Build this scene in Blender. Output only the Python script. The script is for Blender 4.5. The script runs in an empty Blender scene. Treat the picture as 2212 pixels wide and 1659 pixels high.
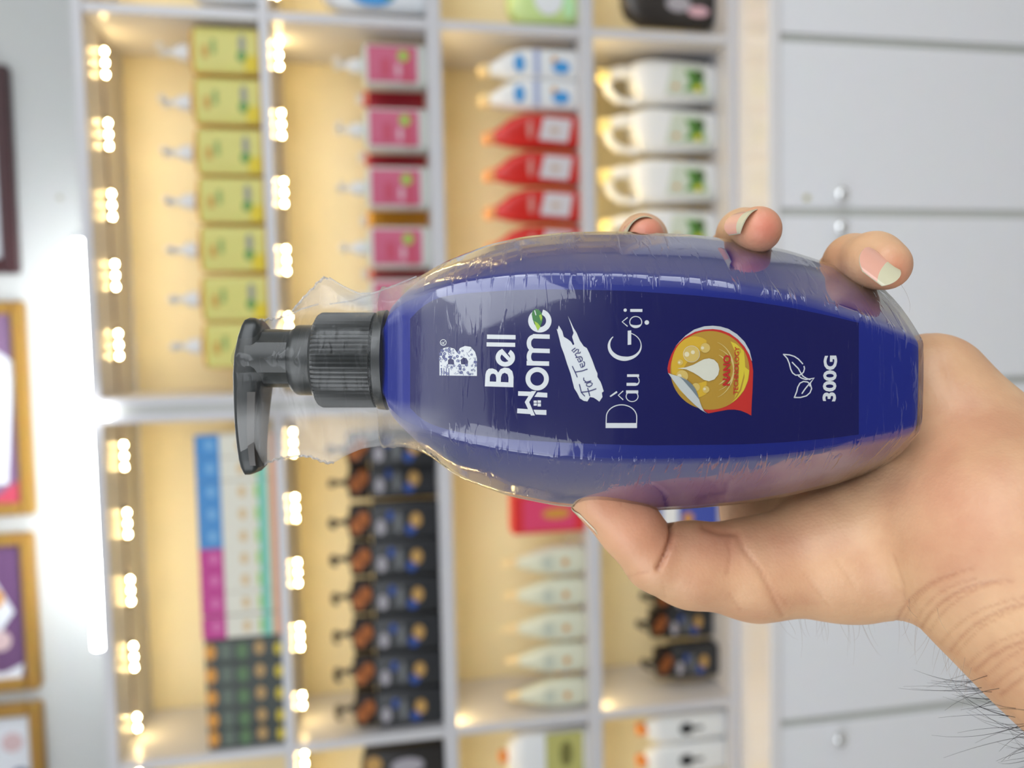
import bpy, bmesh, math, random
import numpy as np
from mathutils import Vector, Matrix, Euler
from mathutils.geometry import tessellate_polygon
random.seed(4)
sc = bpy.context.scene
COL = sc.collection

# ---------------------------------------------------------------- camera
CAM = np.array([0.0, -1.5, 1.6])
F = 1652.4
def camrot(a, b, c):
    R0 = np.array([[0, 0, -1], [-1, 0, 0], [0, 1, 0]], float)
    Rx = np.array([[1, 0, 0], [0, math.cos(a), -math.sin(a)], [0, math.sin(a), math.cos(a)]])
    Rz = np.array([[math.cos(b), -math.sin(b), 0], [math.sin(b), math.cos(b), 0], [0, 0, 1]])
    M = ((Rz @ Rx) @ R0.T).T
    Rr = np.array([[math.cos(c), math.sin(c), 0], [-math.sin(c), math.cos(c), 0], [0, 0, 1]])
    return Rr @ M
M = camrot(-.17381527, .05570268, .03006344)     # rows: photo right, photo down, forward
cd = bpy.data.cameras.new('camera'); cam = bpy.data.objects.new('camera', cd); COL.objects.link(cam)
cam.matrix_world = Matrix([[M[0][i], -M[1][i], -M[2][i], CAM[i]] for i in range(3)] + [[0, 0, 0, 1]])
cd.sensor_fit = 'HORIZONTAL'; cd.sensor_width = 36; cd.lens = F * 36 / 2212
cd.clip_start = .01; cd.clip_end = 50
cd.dof.use_dof = True; cd.dof.focus_distance = .218; cd.dof.aperture_fstop = 7.3
sc.camera = cam
# ---------------------------------------------------------------- world, light, exposure
w = bpy.data.worlds.new('world'); sc.world = w; w.use_nodes = True
w.node_tree.nodes['Background'].inputs[0].default_value = (.75, .82, .95, 1)
w.node_tree.nodes['Background'].inputs[1].default_value = .35
sc.view_settings.view_transform = 'Standard'; sc.view_settings.look = 'None'
sc.view_settings.gamma = 1; sc.view_settings.use_curve_mapping = False
sc.view_settings.exposure = 0.08
sc.cycles.diffuse_bounces = 3; sc.cycles.glossy_bounces = 3; sc.cycles.max_bounces = 8
def area(name, loc, rot, sx, sy, power, col=(1, 1, 1)):
    l = bpy.data.lights.new(name, 'AREA'); l.shape = 'RECTANGLE'; l.size = sx; l.size_y = sy
    l.energy = power; l.color = col
    o = bpy.data.objects.new(name, l); COL.objects.link(o); o.location = loc; o.rotation_euler = rot
    return o
CW = (.90, .95, 1)
for sx_ in (-1, 1):
    l_ = area('overhead_fill', (1.15*sx_, -2.35, 2.35), (0, 0, 0), 1.7, .9, 17+2*sx_, CW)  # unseen light added at each side, aimed at the bottle's front
    l_.rotation_euler = (Vector((0, -1.25, 1.5))-Vector(l_.location)).to_track_quat('-Z', 'Y').to_euler()
area('overhead_fill', (0, -2.6, 2.88), (0, 0, 0), 3.2, 1.4, 12, CW)  # unseen overhead light added to keep the bottle evenly lit
area('behind_camera_fill', (0, -3.68, 2.2), (math.pi/2, 0, math.pi), 3.2, .9, 8, (.9, .95, 1))  # unseen panel behind the camera, placed for the pale reflection on the film
area('right_side_fill', (2.28, -2.2, 1.55), (math.pi/2, 0, math.pi/2), 1.0, 1.9, 18, (.9, .95, 1))  # unseen light added on the right for highlights along the bottle's ridge

# ---------------------------------------------------------------- materials
def mat(name, col, rough=.5, metal=0, emit=None, estr=0, noise=0, nscale=30, bump=0, bscale=80, trans=0, spec=None, coat=0, sss=0):
    m = bpy.data.materials.new(name); m.use_nodes = True
    nt = m.node_tree; b = nt.nodes['Principled BSDF']
    b.inputs['Base Color'].default_value = (*col, 1); b.inputs['Roughness'].default_value = rough
    b.inputs['Metallic'].default_value = metal
    if spec is not None: b.inputs['Specular IOR Level'].default_value = spec
    if coat: b.inputs['Coat Weight'].default_value = coat; b.inputs['Coat Roughness'].default_value = .08
    if trans: b.inputs['Transmission Weight'].default_value = trans
    if sss:
        b.inputs['Subsurface Weight'].default_value = sss; b.inputs['Subsurface Radius'].default_value = (1, .35, .2)
        b.inputs['Subsurface Scale'].default_value = .004
    if emit: b.inputs['Emission Color'].default_value = (*emit, 1); b.inputs['Emission Strength'].default_value = estr
    tc = nt.nodes.new('ShaderNodeTexCoord')
    n = nt.nodes.new('ShaderNodeTexNoise'); n.inputs['Scale'].default_value = nscale; n.inputs['Detail'].default_value = 4
    nt.links.new(tc.outputs['Object'], n.inputs['Vector'])
    mx = nt.nodes.new('ShaderNodeMix'); mx.data_type = 'RGBA'; mx.blend_type = 'MULTIPLY'
    mx.inputs[0].default_value = noise if noise else .04
    mx.inputs[6].default_value = (*col, 1); nt.links.new(n.outputs['Color'], mx.inputs[7])
    nt.links.new(mx.outputs[2], b.inputs['Base Color'])
    if bump:
        n2 = nt.nodes.new('ShaderNodeTexNoise'); n2.inputs['Scale'].default_value = bscale
        nt.links.new(tc.outputs['Object'], n2.inputs['Vector'])
        bp = nt.nodes.new('ShaderNodeBump'); bp.inputs['Strength'].default_value = bump; bp.inputs['Distance'].default_value = .001
        nt.links.new(n2.outputs[0], bp.inputs['Height']); nt.links.new(bp.outputs[0], b.inputs['Normal'])
    return m
def srgb(r, g, b):
    f = lambda c: (c/255/12.92) if c/255 <= .04045 else ((c/255+.055)/1.055)**2.4
    return (f(r), f(g), f(b))
MT = {}
def mm(name, *a, **k):
    if name not in MT: MT[name] = mat(name, *a, **k)
    return MT[name]
LAM = mm('white_laminate', (.64, .63, .65), .28)
LAMF = mm('white_gloss_door', (.88, .88, .90), .22, coat=.3)
BACK = mm('cream_back_panel', (.86, .76, .50), .45)
WALL = mm('painted_wall', (.62, .63, .61), .7, bump=.2, bscale=60)
CHROME = mm('chrome', (.85, .85, .85), .12, 1)
GREYGAP = mm('grey_edge_strip', (.60, .61, .56), .5)
# ---------------------------------------------------------------- mesh helpers
class MB:
    def __init__(s): s.v = []; s.f = []; s.m = []
    def add(s, v, f, mi=0):
        n = len(s.v); s.v += [tuple(p) for p in v]; s.f += [tuple(i + n for i in q) for q in f]; s.m += [mi] * len(f); return s
    def box(s, x0, x1, y0, y1, z0, z1, mi=0, bev=0):
        if bev:
            b = min(bev, (x1-x0)/2.1, (y1-y0)/2.1, (z1-z0)/2.1)
            rings = []
            for z, d in ((z0, b), (z0+b, 0), (z1-b, 0), (z1, b)):
                rings.append([(x0+d+b, y0+d, z), (x1-d-b, y0+d, z), (x1-d, y0+d+b, z), (x1-d, y1-d-b, z), (x1-d-b, y1-d, z), (x0+d+b, y1-d, z), (x0+d, y1-d-b, z), (x0+d, y0+d+b, z)])
            return s.loft(rings, mi=mi)
        return s.add([(x0, y0, z0), (x1, y0, z0), (x1, y1, z0), (x0, y1, z0), (x0, y0, z1), (x1, y0, z1), (x1, y1, z1), (x0, y1, z1)],
                     [(0, 3, 2, 1), (4, 5, 6, 7), (0, 1, 5, 4), (1, 2, 6, 5), (2, 3, 7, 6), (3, 0, 4, 7)], mi)
    def loft(s, rings, mi=0, cap=True, closed=True):
        n = len(rings[0]); v = [p for r in rings for p in r]; f = []
        for i in range(len(rings)-1):
            for j in range(n if closed else n-1):
                a = i*n+j; b = i*n+(j+1) % n
                f.append((a, b, b+n, a+n))
        if cap: f.append(tuple(range(n))[::-1]); f.append(tuple((len(rings)-1)*n+j for j in range(n)))
        return s.add(v, f, mi)
    def lathe(s, prof, c=(0, 0), n=20, mi=0, sx=1, sy=1):
        return s.loft([[(c[0]+r*sx*math.cos(2*math.pi*j/n), c[1]+r*sy*math.sin(2*math.pi*j/n), z) for j in range(n)] for r, z in prof], mi)
    def tube(s, pts, r, n=8, mi=0):
        pts = [Vector(p) for p in pts]; rings = []
        rr = r if isinstance(r, (list, tuple)) else [r]*len(pts)
        up = Vector((.13, .31, .94)).normalized()
        for i, p in enumerate(pts):
            d = (pts[min(i+1, len(pts)-1)] - pts[max(i-1, 0)]).normalized()
            a = d.cross(up)
            if a.length < 1e-3: a = d.cross(Vector((1, 0, 0)))
            a.normalize(); b = d.cross(a)
            rings.append([tuple(p + (a*math.cos(2*math.pi*j/n) + b*math.sin(2*math.pi*j/n))*rr[i]) for j in range(n)])
        return s.loft(rings, mi)
    def build(s, name, mats, parent=None, smooth=True, ang=35):
        me = bpy.data.meshes.new(name); me.from_pydata(s.v, [], s.f)
        for m in (mats if isinstance(mats, (list, tuple)) else [mats]): me.materials.append(m)
        me.polygons.foreach_set('material_index', s.m)
        bm = bmesh.new(); bm.from_mesh(me); bmesh.ops.recalc_face_normals(bm, faces=bm.faces); bm.to_mesh(me); bm.free()
        if smooth:
            me.polygons.foreach_set('use_smooth', [True]*len(me.polygons)); me.set_sharp_from_angle(angle=math.radians(ang))
        me.update()
        o = bpy.data.objects.new(name, me); COL.objects.link(o)
        if parent: o.parent = parent
        return o
def thing(name, label, cat, loc=(0, 0, 0), group=None, rz=0):
    o = bpy.data.objects.new(name, None); COL.objects.link(o); o.empty_display_size = .05
    o.location = loc; o.rotation_euler = (0, 0, rz); tag(o, label, cat, group); return o
def tag(o, label, cat, group=None):
    o['label'] = label; o['category'] = cat
    if group: o['group'] = group
    return o
def struct(o): o['kind'] = 'structure'; return o
def dup(root, loc, label, rz=None):
    r = root.copy(); COL.objects.link(r); r.location = loc; r['label'] = label
    if rz is not None: r.rotation_euler = (0, 0, rz)
    for ch in list(root.children):
        c = ch.copy(); COL.objects.link(c); c.parent = r
        for g in ch.children:
            d = g.copy(); COL.objects.link(d); d.parent = c
    return r
def at(px, py, Y):
    d = (px-1106)*M[0]/F + (py-829.5)*M[1]/F + M[2]
    return CAM + d*(Y-CAM[1])/d[1]
def ctr(ob, loc):                       # put a structure mesh's coordinates about its own base
    return ob
# ---------------------------------------------------------------- room shell
RX0, RX1, RY0, RY1, RH = -2.3, 2.3, -3.7, .26, 2.9
def shell(name, x0, x1, y0, y1, z0, z1, m): return struct(MB().box(x0, x1, y0, y1, z0, z1).build(name, m, smooth=False))
shell('wall_back', RX0, RX1, RY1, RY1+.1, 0, RH, WALL)
shell('wall_left', RX0-.1, RX0, RY0, RY1, 0, RH, WALL)
shell('wall_right', RX1, RX1+.1, RY0, RY1, 0, RH, WALL)
shell('wall_front', RX0, RX1, RY0-.1, RY0, 0, RH, mm('front_wall_paint', (.17, .17, .19), .7))
shell('ceiling', RX0, RX1, RY0, RY1, RH, RH+.1, mm('ceiling_paint', (.85, .85, .86), .8))
shell('floor', RX0, RX1, RY0, RY1, -.1, 0, mm('floor_tile', (.62, .60, .57), .25, noise=.15, nscale=3))
# ---------------------------------------------------------------- shelving
ZS = [2.1068, 1.7877, 1.4788, 1.176, .8643]; T = .018; DEP = .215
XD = (.611, -.1115, -.783)
def shelf_unit(xa, xb, divs, label):
    t = thing('display_shelf', label, 'shelf unit', ((xa+xb)/2, 0, ZS[4]+.002)); ox, oz = (xa+xb)/2, ZS[4]+.002
    L = lambda x0, x1, y0, y1, z0, z1, nm, m=LAM: MB().box(x0-ox, x1-ox, y0, y1, z0-oz, z1-oz, bev=.0012).build(nm, m, t)
    L(xa, xa+T, 0, DEP, ZS[4]+T/2, ZS[0]-T/2, 'side_panel'); L(xb-T, xb, 0, DEP, ZS[4]+T/2, ZS[0]-T/2, 'side_panel')
    for i, z in enumerate(ZS):
        k = i in (0, 4)
        L(xa+(0 if k else T), xb-(0 if k else T), 0, DEP, (.8513 if i == 4 else z-T/2), z+T/2, 'shelf_board')
        if i in (2, 3): L(xa+T, xb-T, 0, .010, z-T/2-.009, z-T/2, 'front_lip')
    for d in divs:
        for i in range(4): L(d-T/2, d+T/2, .002, DEP, ZS[i+1]+T/2, ZS[i]-T/2, 'divider')
    L(xa+T, xb-T, DEP, DEP+.008, ZS[4]+.004, ZS[0]-T/2, 'back_panel', BACK)
    return t
mid = XD[1]
shelf_unit(1.335, 2.25, [1.79], 'white open shelf unit beyond the photo top edge, empty')
shelf_unit(-2.25, -1.465, [], 'white open shelf unit beyond the photo bottom edge, empty')
shelf_unit(mid+.0055, 1.33, [XD[0]], 'white open shelf unit holding yellow, pink, red and white bottles')
shelf_unit(-1.46, mid-.0055, [XD[2]], 'white open shelf unit holding toothpaste boxes and black pump bottles')
tag(MB().box(mid-.005, mid+.005, .006, DEP, ZS[4]+.012, ZS[0]+.008).build('filler_strip', GREYGAP), 'grey filler strip closing the seam between both shelf units', 'filler strip')
# counter and base cabinets
ZC = .8435+.004
tag(MB().box(-2.29, 2.29, -.125, RY1, ZC-.022, ZC+.0035, bev=.002).build('countertop', mm('counter_laminate', (.84, .81, .80), .12, coat=.5)),
    'white glossy countertop under the open shelves', 'countertop')
GX = [1.24, .908, .573, .241, -.100, -.440, -.779, -1.12, -1.46]
units = [(2.24, 1.24, [1.74], 'white double cabinet beyond the photo top edge'), (-1.46, -2.24, [-1.85], 'white double cabinet beyond the photo bottom edge'),
         (1.24, .573, [.908], 'white double cabinet with a pale gap, at the photo top edge'),
         (.573, -.100, [.241], 'white double cabinet with two facing chrome knobs above the fingers'),
         (-.100, -.779, [-.440], 'white double cabinet partly hidden behind the hand and wrist'),
         (-.779, -1.46, [-1.12], 'white double cabinet below the hairy wrist at the photo bottom edge')]
def knob(parent, x, z, y):
    mb = MB(); n = 20
    prof = [(.0045, 0), (.0045, .008), (.009, .012), (.0125, .017), (.0125, .021), (.008, .025), (.0, .0262)]
    mb.loft([[(x+r*math.cos(2*math.pi*j/n), y-h, z+r*math.sin(2*math.pi*j/n)) for j in range(n)] for r, h in prof])
    return mb.build('knob', CHROME, parent)
for xr, xl, g, lab in units:
    cx = (xr+xl)/2; t = thing('base_cabinet', lab, 'cabinet', (cx, 0, 0))
    bd = MB().box(xl-cx+.001, xr-cx-.001, -.110, RY1-.002, .08, ZC-.0225); bd.box(xl-cx+.001, xr-cx-.001, -.05, RY1-.002, 0, .08)
    bd.build('carcass', GREYGAP, t, smooth=False)
    for x1, x0 in ((xr, g[0]), (g[0], xl)):
        d = MB().box(x0-cx+.008, x1-cx-.008, -.117, -.1105, .10, ZC-.025, bev=.0015).build('door', LAMF, t)
        side = -1 if x1 == xr else 1
        kx = (g[0]-cx) + (.032 if x1 == xr else -.032)
        if abs(xl+1.46) < .01: kx = (x1-cx-.035) if x1 == xr else (x1-cx-.035)
        knob(d, kx, .702, -.117)
        if x1 == .573:
            lk = MB().loft([[(kx-.005+r*math.cos(j*math.pi/8), -.117-h, .767+r*math.sin(j*math.pi/8)) for j in range(16)] for r, h in ((.006, 0), (.006, .002), (.0035, .003))])
            lk.build('lock', mm('aged_brass', (.62, .56, .25), .35, .6), d)
# ---------------------------------------------------------------- LED strips
LEDM = mm('warm_led', (1, .8, .5), .4, emit=(1, .72, .30), estr=215)
PCB = mm('led_housing', (.10, .07, .05), .6)
def led_strip(x0, x1, z, first, step, label):
    cx = (x0+x1)/2; t = thing('led_strip', label, 'LED strip', (cx, .092 if z > 1.6 else .03, z), 'warm LED strips under the shelf boards')
    MB().tube([(x0-cx, 0, -.002), (x1-cx, 0, -.002)], .0013, 6).build('wire', mm('strip_wire', (.35, .22, .16), .5), t)
    x = first
    while x > x0+.01:
        half = x < x0+.04
        mo = MB().box(x-cx-(.018 if half else .033), x-cx+(.018 if half else .033), -.0055, .0055, -.006, -.0005, bev=.001).build('led_module', PCB, t)
        for k in ((-.5, .5) if half else (-1, 0, 1)):
            MB().lathe([(.0036, -.0062), (.0032, -.0078), (.0018, -.009), (.0002, -.0093)], (x-cx+k*.0215, 0), 8).build('led', LEDM, mo)
        x -= step
bays = [(.62, 1.312, 'outer right'), (mid+.024, .602, 'A'), (-.774, mid-.024, 'B'), (-1.442, -.792, 'C'), (1.36, 2.23, 'far right'), (-2.23, -1.49, 'far left')]
for si in range(4):
    z = ZS[si]-T/2
    for x0, x1, nm in bays:
        if nm == 'A': f = at((222, 594)[si], (135, 118)[si], .09)[0] if si < 2 else x1-.08
        elif nm == 'B': f = at((268, 620)[si], (985, 957)[si], .09)[0] if si < 2 else x1-.08
        else: f = x1-.07
        nmz = ('top', 'second', 'third', 'lowest')[si]
        wh = {'outer right': 'past the photo top edge', 'far right': 'in the empty unit past the photo top', 'far left': 'in the empty unit past the photo bottom', 'A': 'in the bay above the seam in the photo',
              'B': 'in the bay below the seam in the photo', 'C': 'in the bay cut by the photo bottom'}[nm]
        led_strip(x0+.008, x1-.008, z, f, .1335, f'LED strip under the {nmz} shelf board {wh}')
# ---------------------------------------------------------------- tube lamps on the cabinet top
TUBE = mm('tube_glow', (1, 1, 1), .3, emit=(.93, .97, 1), estr=42)
CAPM = mm('tube_cap', (.75, .77, .78), .35)
zt = ZS[0]+T/2
for xa, xb, lab in ((at(165, 520, .06)[0], at(205, 872, .06)[0], 'lit white fluorescent tube on the shelf top, nearer the photo top'),
                    (at(210, 905, .06)[0], at(232, 1395, .06)[0], 'lit white fluorescent tube on the shelf top, nearer the photo bottom')):
    c = (xa+xb)/2; t = thing('fluorescent_tube', lab, 'tube lamp', (c, .055, zt)); h = abs(xa-xb)/2
    MB().box(-h-.01, h+.01, -.012, .012, 0, .012, bev=.002).build('batten', CAPM, t)
    o = MB().tube([(-h, 0, .024), (h, 0, .024)], .011, 14).build('glass_tube', TUBE, t)
    for s in (-1, 1): MB().tube([(s*h, 0, .024), (s*(h+.012), 0, .024)], .012, 14).build('end_cap', CAPM, t)
# the bright plug hanging over the seam
pj = at(228, 895, -.012)
o = MB().tube([(0, 0, .045), (0, 0, .02), (0, 0, -.012), (0, 0, -.020)], [.011, .0135, .0135, .008], 14).build('lamp_end', mm('glowing_lamp_end', (.9, .92, .92), .3, emit=(.93, .97, 1), estr=5))
o.location = (mid, -.0135, pj[2]+.006); tag(o, 'short glowing white lamp end over the seam of the shelf tops', 'lamp')

# ---------------------------------------------------------------- framed pictures above the shelves
GOLD = mm('gilt_moulding', srgb(176, 134, 62), .35, .35, noise=.2, nscale=60)
def flatpoly(pts, y, thick=.0012):
    mb = MB(); n = len(pts)
    mb.v = [(x, y-thick, z) for x, z in pts] + [(x, y, z) for x, z in pts]
    mb.f = [tuple(range(n)), tuple(range(n, 2*n))[::-1]] + [(i, (i+1) % n, n+(i+1) % n, n+i) for i in range(n)]
    mb.m = [0]*len(mb.f); return mb
def ell(cx, cz, rx, rz, n=24): return [(cx+rx*math.cos(2*math.pi*i/n), cz+rz*math.sin(2*math.pi*i/n)) for i in range(n)]
def frame(py0, py1, pxb, hgt, fw, lab, mold, paper, deco, nm='picture_frame'):
    Y = RY1-.001
    a = at(pxb, py0, Y-.02); b = at(pxb, py1, Y-.02); cx = (a[0]+b[0])/2; wd = abs(a[0]-b[0])/2; z = (a[2]+b[2])/2
    t = thing(nm, lab, 'picture frame', (cx, Y, z))
    mb = MB()
    for x0, x1, z0, z1 in ((-wd, wd, 0, fw), (-wd, wd, hgt-fw, hgt), (-wd, -wd+fw, fw, hgt-fw), (wd-fw, wd, fw, hgt-fw)): mb.box(x0, x1, -.024, 0, z0, z1, bev=.004)
    mb.build('moulding', mold, t)
    pr = MB().box(-wd+fw, wd-fw, -.012, 0, fw, hgt-fw).build('print', paper, t, smooth=False)
    for dn, pts, m, y in deco(wd, hgt, fw): flatpoly(pts, y).build(dn, m, pr, smooth=False)
    return t
CERT = mm('certificate_white', (.78, .80, .84), .5); PUR = mm('print_purple', srgb(105, 70, 110), .5)
PINK = mm('faded_pink', srgb(214, 186, 186), .5); ORG = mm('print_orange', srgb(215, 150, 60), .5); NAV = mm('print_navy', srgb(90, 100, 130), .5)
frame(140, 590, 27, .42, .03, 'dark maroon frame, uppermost of the frames at the photo left edge', mm('maroon_wood', srgb(62, 30, 34), .3, coat=.4), CERT, lambda w_, h_, f_: [], 'picture_frame')
frame(650, 1112, 62, .5, .026, 'gold frame with a white and purple print, between maroon frame and bottle print', GOLD, mm('print_mauve', srgb(128, 98, 130), .5),
      lambda w_, h_, f_: [('white_panel', [(-w_+f_+.04, .05), (w_-f_-.10, f_), (w_-f_-.03, .12), (w_-f_-.03, h_-f_), (-w_+f_+.02, h_-f_)], CERT, -.0122),
                         ('red_corner', [(-w_+f_, f_), (-w_+f_+.05, f_), (-w_+f_, .09)], mm('print_red', srgb(190, 70, 90), .5), -.0135)], 'picture_frame')
frame(1150, 1489, 78, .42, .026, 'gold frame around a pale rounded bottle shape with an orange flower', GOLD, PUR,
      lambda w_, h_, f_: [('bottle_shape', [(-w_+f_+.03, f_+.006), (-w_+f_+.012, .07), (-w_+f_+.02, .13), (0, .045), (w_-f_-.05, .09), (w_-f_-.005, .16), (w_-f_-.005, h_-f_), (-w_+f_, h_-f_), (-w_+f_, f_+.012)][::1], CERT, -.0122),
                         ('flower', ell(.03, .085, .022, .022), ORG, -.0135), ('faded_seal', ell(-.06, .075, .022, .022), PINK, -.0135)], 'picture_frame')
frame(1517, 1900, 98, .42, .026, 'gold frame with pink and dark seals at the lower photo corner', GOLD, CERT,
      lambda w_, h_, f_: [('pink_seal', ell(w_-f_-.058, .062, .021, .021), PINK, -.0122), ('dark_seal', ell(w_-f_-.135, .05, .021, .021), NAV, -.0122)], 'picture_frame')
o = MB().loft([[(r*math.cos(j*math.pi/6), -h, r*math.sin(j*math.pi/6)) for j in range(12)] for r, h in ((.005, 0), (.005, .004), (.002, .005))]).build('wall_screw', mm('dull_brass', (.42, .40, .3), .5))
q = at(130, 427, RY1); o.location = (q[0], RY1, q[2]); tag(o, 'small dull screw in the white wall beside the maroon frame', 'screw')
# ---------------------------------------------------------------- products
PLW = mm('white_plastic', (.82, .83, .83), .3); PLB = mm('black_plastic', (.02, .02, .022), .35)
def sec(hw, hd, z, e=4, n=28, cx=0, cy=0):
    r = []
    for j in range(n):
        a = 2*math.pi*(j+.5)/n; c, s = math.cos(a), math.sin(a)
        r.append((cx+hw*math.copysign(abs(c)**(2/e), c), cy+hd*math.copysign(abs(s)**(2/e), s), z))
    return r
def front_patch(x0, x1, z0, z1, hw, hd, e=4, off=.0006, n=10):
    """a label that follows the front of a bottle section"""
    mb = MB(); rows = []
    for z in (z0, z1):
        row = []
        for i in range(n+1):
            x = x0+(x1-x0)*i/n; y = -hd*(max(0, 1-abs(x/hw)**e))**(1/e)-off
            row.append((x, y, z))
        rows.append(row)
    mb.v = rows[0]+rows[1]; mb.f = [(i, i+1, n+2+i, n+1+i) for i in range(n)]; mb.m = [0]*n
    return mb
def blob(mb_list, name, cx, cz, rx, rz, y, m, parent, sq=False):
    pts = [(cx-rx, cz-rz), (cx+rx, cz-rz), (cx+rx, cz+rz), (cx-rx, cz+rz)] if sq else ell(cx, cz, rx, rz, 16)
    return flatpoly(pts, y, .0006).build(name, m, parent, smooth=False)
def pump(t, z, m, s=1.0, spout=1, colm=None):
    MB().lathe([(.013*s, z), (.0135*s, z+.002), (.0135*s, z+.016*s), (.010*s, z+.018*s), (.009*s, z+.024*s)], n=16).build('pump_collar', colm or m, t)
    MB().lathe([(.0045*s, z+.022*s), (.0045*s, z+.036*s)], n=10).build('pump_stem', m, t)
    h = MB(); h.loft([sec(.007*s, .007*s, z+.036*s, 3, 12), sec(.008*s, .008*s, z+.044*s, 3, 12), sec(.006*s, .006*s, z+.047*s, 3, 12)])
    h.tube([(0, 0, z+.042*s), (0, -.018*s, z+.044*s), (0, -.032*s, z+.041*s), (0, -.036*s, z+.036*s)], [.005*s, .0045*s, .004*s, .0032*s])
    h.build('pump_head', m, t)
def shelf_of(px):
    return 1 if px < 580 else 2 if px < 945 else 3 if px < 1275 else 4
def place(px_r, pya, pyb, Y, width=None):
    """shelf position of an item seen between photo rows pya..pyb whose front is at depth Y"""
    a = at(px_r, pya, Y)[0]; b = at(px_r, pyb, Y)[0]
    return (a+b)/2, abs(a-b), ZS[shelf_of(px_r)]+T/2 + (.0005)
GR = {}
ORD = ['first', 'second', 'third', 'fourth', 'fifth', 'sixth', 'seventh', 'eighth', 'ninth']

# yellow-labelled pump bottles
AMB = mm('amber_plastic', srgb(214, 165, 70), .3); YEL = mm('yellow_label', srgb(222, 214, 120), .45, noise=.12, nscale=40)
def b_yellow(w_, h_, lab):
    t = thing('pump_bottle', lab, 'bottle', group='yellow-labelled pump bottles on the top shelf')
    hw, hd = w_/2, .026
    MB().loft([sec(hw*.94, hd*.94, 0, 6), sec(hw, hd, .003, 6), sec(hw, hd, h_-.010, 6), sec(hw*.9, hd*.9, h_-.003, 5), sec(.016, .014, h_, 2.5), sec(.014, .014, h_+.004, 2)]).build('body', AMB, t)
    lb = front_patch(-hw*.93, hw*.93, .006, h_-.010, hw, hd, 6).build('label', YEL, t)
    y = -hd-.001
    blob(0, 'orange_print', -.1*hw, h_*.78, .25*hw, h_*.045, y, mm('label_orange', srgb(205, 160, 70), .5), lb, True)
    blob(0, 'green_print', .12*hw, h_*.66, .3*hw, h_*.035, y, mm('label_sage', srgb(150, 175, 95), .5), lb, True)
    blob(0, 'grey_figure', .25*hw, h_*.26, .42*hw, h_*.05, y, mm('label_greyblue', srgb(150, 150, 140), .5), lb)
    blob(0, 'green_figure', -.25*hw, h_*.27, .22*hw, h_*.07, y-.0003, mm('label_green', srgb(95, 150, 75), .5), lb)
    blob(0, 'yellow_corner', -.55*hw, h_*.14, .34*hw, h_*.09, y, mm('label_strong_yellow', srgb(225, 200, 40), .5), lb, True)
    pump(t, h_+.003, PLW, 1.15, spout=1)
    return t
rows = [(58, 158), (170, 264), (280, 372), (385, 478), (492, 582), (600, 688), (702, 790)]
Y0 = .02
c, wd, z = place(500, 170, 264, Y0)
hh = at(412, 220, Y0)[2]-z
pr = None
for i, (a, b) in enumerate(rows):
    c, wd, z = place(500, a, b, Y0)
    lab = f'yellow-labelled bottle with white pump on the top shelf, {ORD[i]} from the photo top'
    if pr is None: pr = b_yellow(.088, hh, lab); pr.location = (c, Y0+.027, z)
    else: dup(pr, (c, Y0+.027, z), lab, rz=random.uniform(-.04, .04))

# pink-labelled bottles
PNK = mm('pink_label', srgb(206, 96, 128), .45, noise=.12, nscale=30); PWH = mm('pearly_bottle', srgb(212, 216, 208), .3)
def b_pink(w_, h_, lab):
    t = thing('pump_bottle', lab, 'bottle', group='pink-labelled pump bottles on the second shelf')
    hw, hd = w_/2, .024
    MB().loft([sec(hw*.92, hd*.9, 0, 5), sec(hw, hd, .005, 5), sec(hw, hd, h_-.008, 5), sec(hw*.85, hd*.85, h_-.002, 4), sec(.015, .013, h_, 2.5), sec(.013, .013, h_+.004, 2)]).build('body', PWH, t)
    lb = front_patch(-hw*.96, hw*.96, .017, h_-.010, hw, hd, 5).build('label', PNK, t); y = -hd-.001
    blob(0, 'red_panel', -.1*hw, h_*.3, .75*hw, h_*.055, y, mm('label_rose', srgb(196, 70, 96), .5), lb, True)
    blob(0, 'red_panel', -.2*hw, h_*.64, .4*hw, h_*.06, y, mm('label_rose', (0, 0, 0)), lb, True)
    blob(0, 'pale_print', -.3*hw, h_*.44, .3*hw, h_*.04, y, mm('label_pale', srgb(218, 175, 185), .5), lb)
    blob(0, 'green_dot', .35*hw, h_*.36, .26*hw, .26*hw, y-.0004, mm('label_lime', srgb(160, 190, 80), .5), lb)
    pump(t, h_+.003, PLW, 1.1)
    return t
Y0 = .03
zz = ZS[2]+T/2+.0005; hh = at(786, 270, Y0)[2]-zz
pr = None
for i, (a, b) in enumerate([(92, 182), (232, 322), (348, 458), (488, 578), (602, 692)]):
    c, wd, z = place(850, a, b, Y0); rz = [0, .05, -.03, .02, 0][i]
    lab = f'pink-labelled white pump bottle on the second shelf, {ORD[i]} from the photo top'
    if pr is None: pr = b_pink(.084, hh, lab); pr.location = (c, Y0+.025, z)
    else: dup(pr, (c, Y0+.025, z), lab, rz=rz)
DRED = mm('deep_red_plastic', srgb(176, 40, 62), .3)
for i, (a, b, m_, nm) in enumerate([(186, 232, DRED, 'deep red'), (322, 350, DRED, 'deep red narrow'), (460, 488, mm('amber_soap', srgb(214, 150, 40), .3), 'amber orange'), (578, 602, DRED, 'dark crimson')]):
    c, wd, z = place(850, a, b, .10)
    t = thing('shampoo_bottle', f'{nm} bottle standing behind the pink-labelled row, {ORD[i]} gap from the photo top', 'bottle', (c, .125, z))
    MB().loft([sec(.028, .018, 0, 4), sec(.03, .02, .004, 4), sec(.03, .02, hh-.01, 4), sec(.014, .012, hh, 2)]).build('body', m_, t)
    MB().lathe([(.012, hh-.001), (.012, hh+.012), (.010, hh+.014)], n=14).build('cap', PLW, t)

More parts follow.
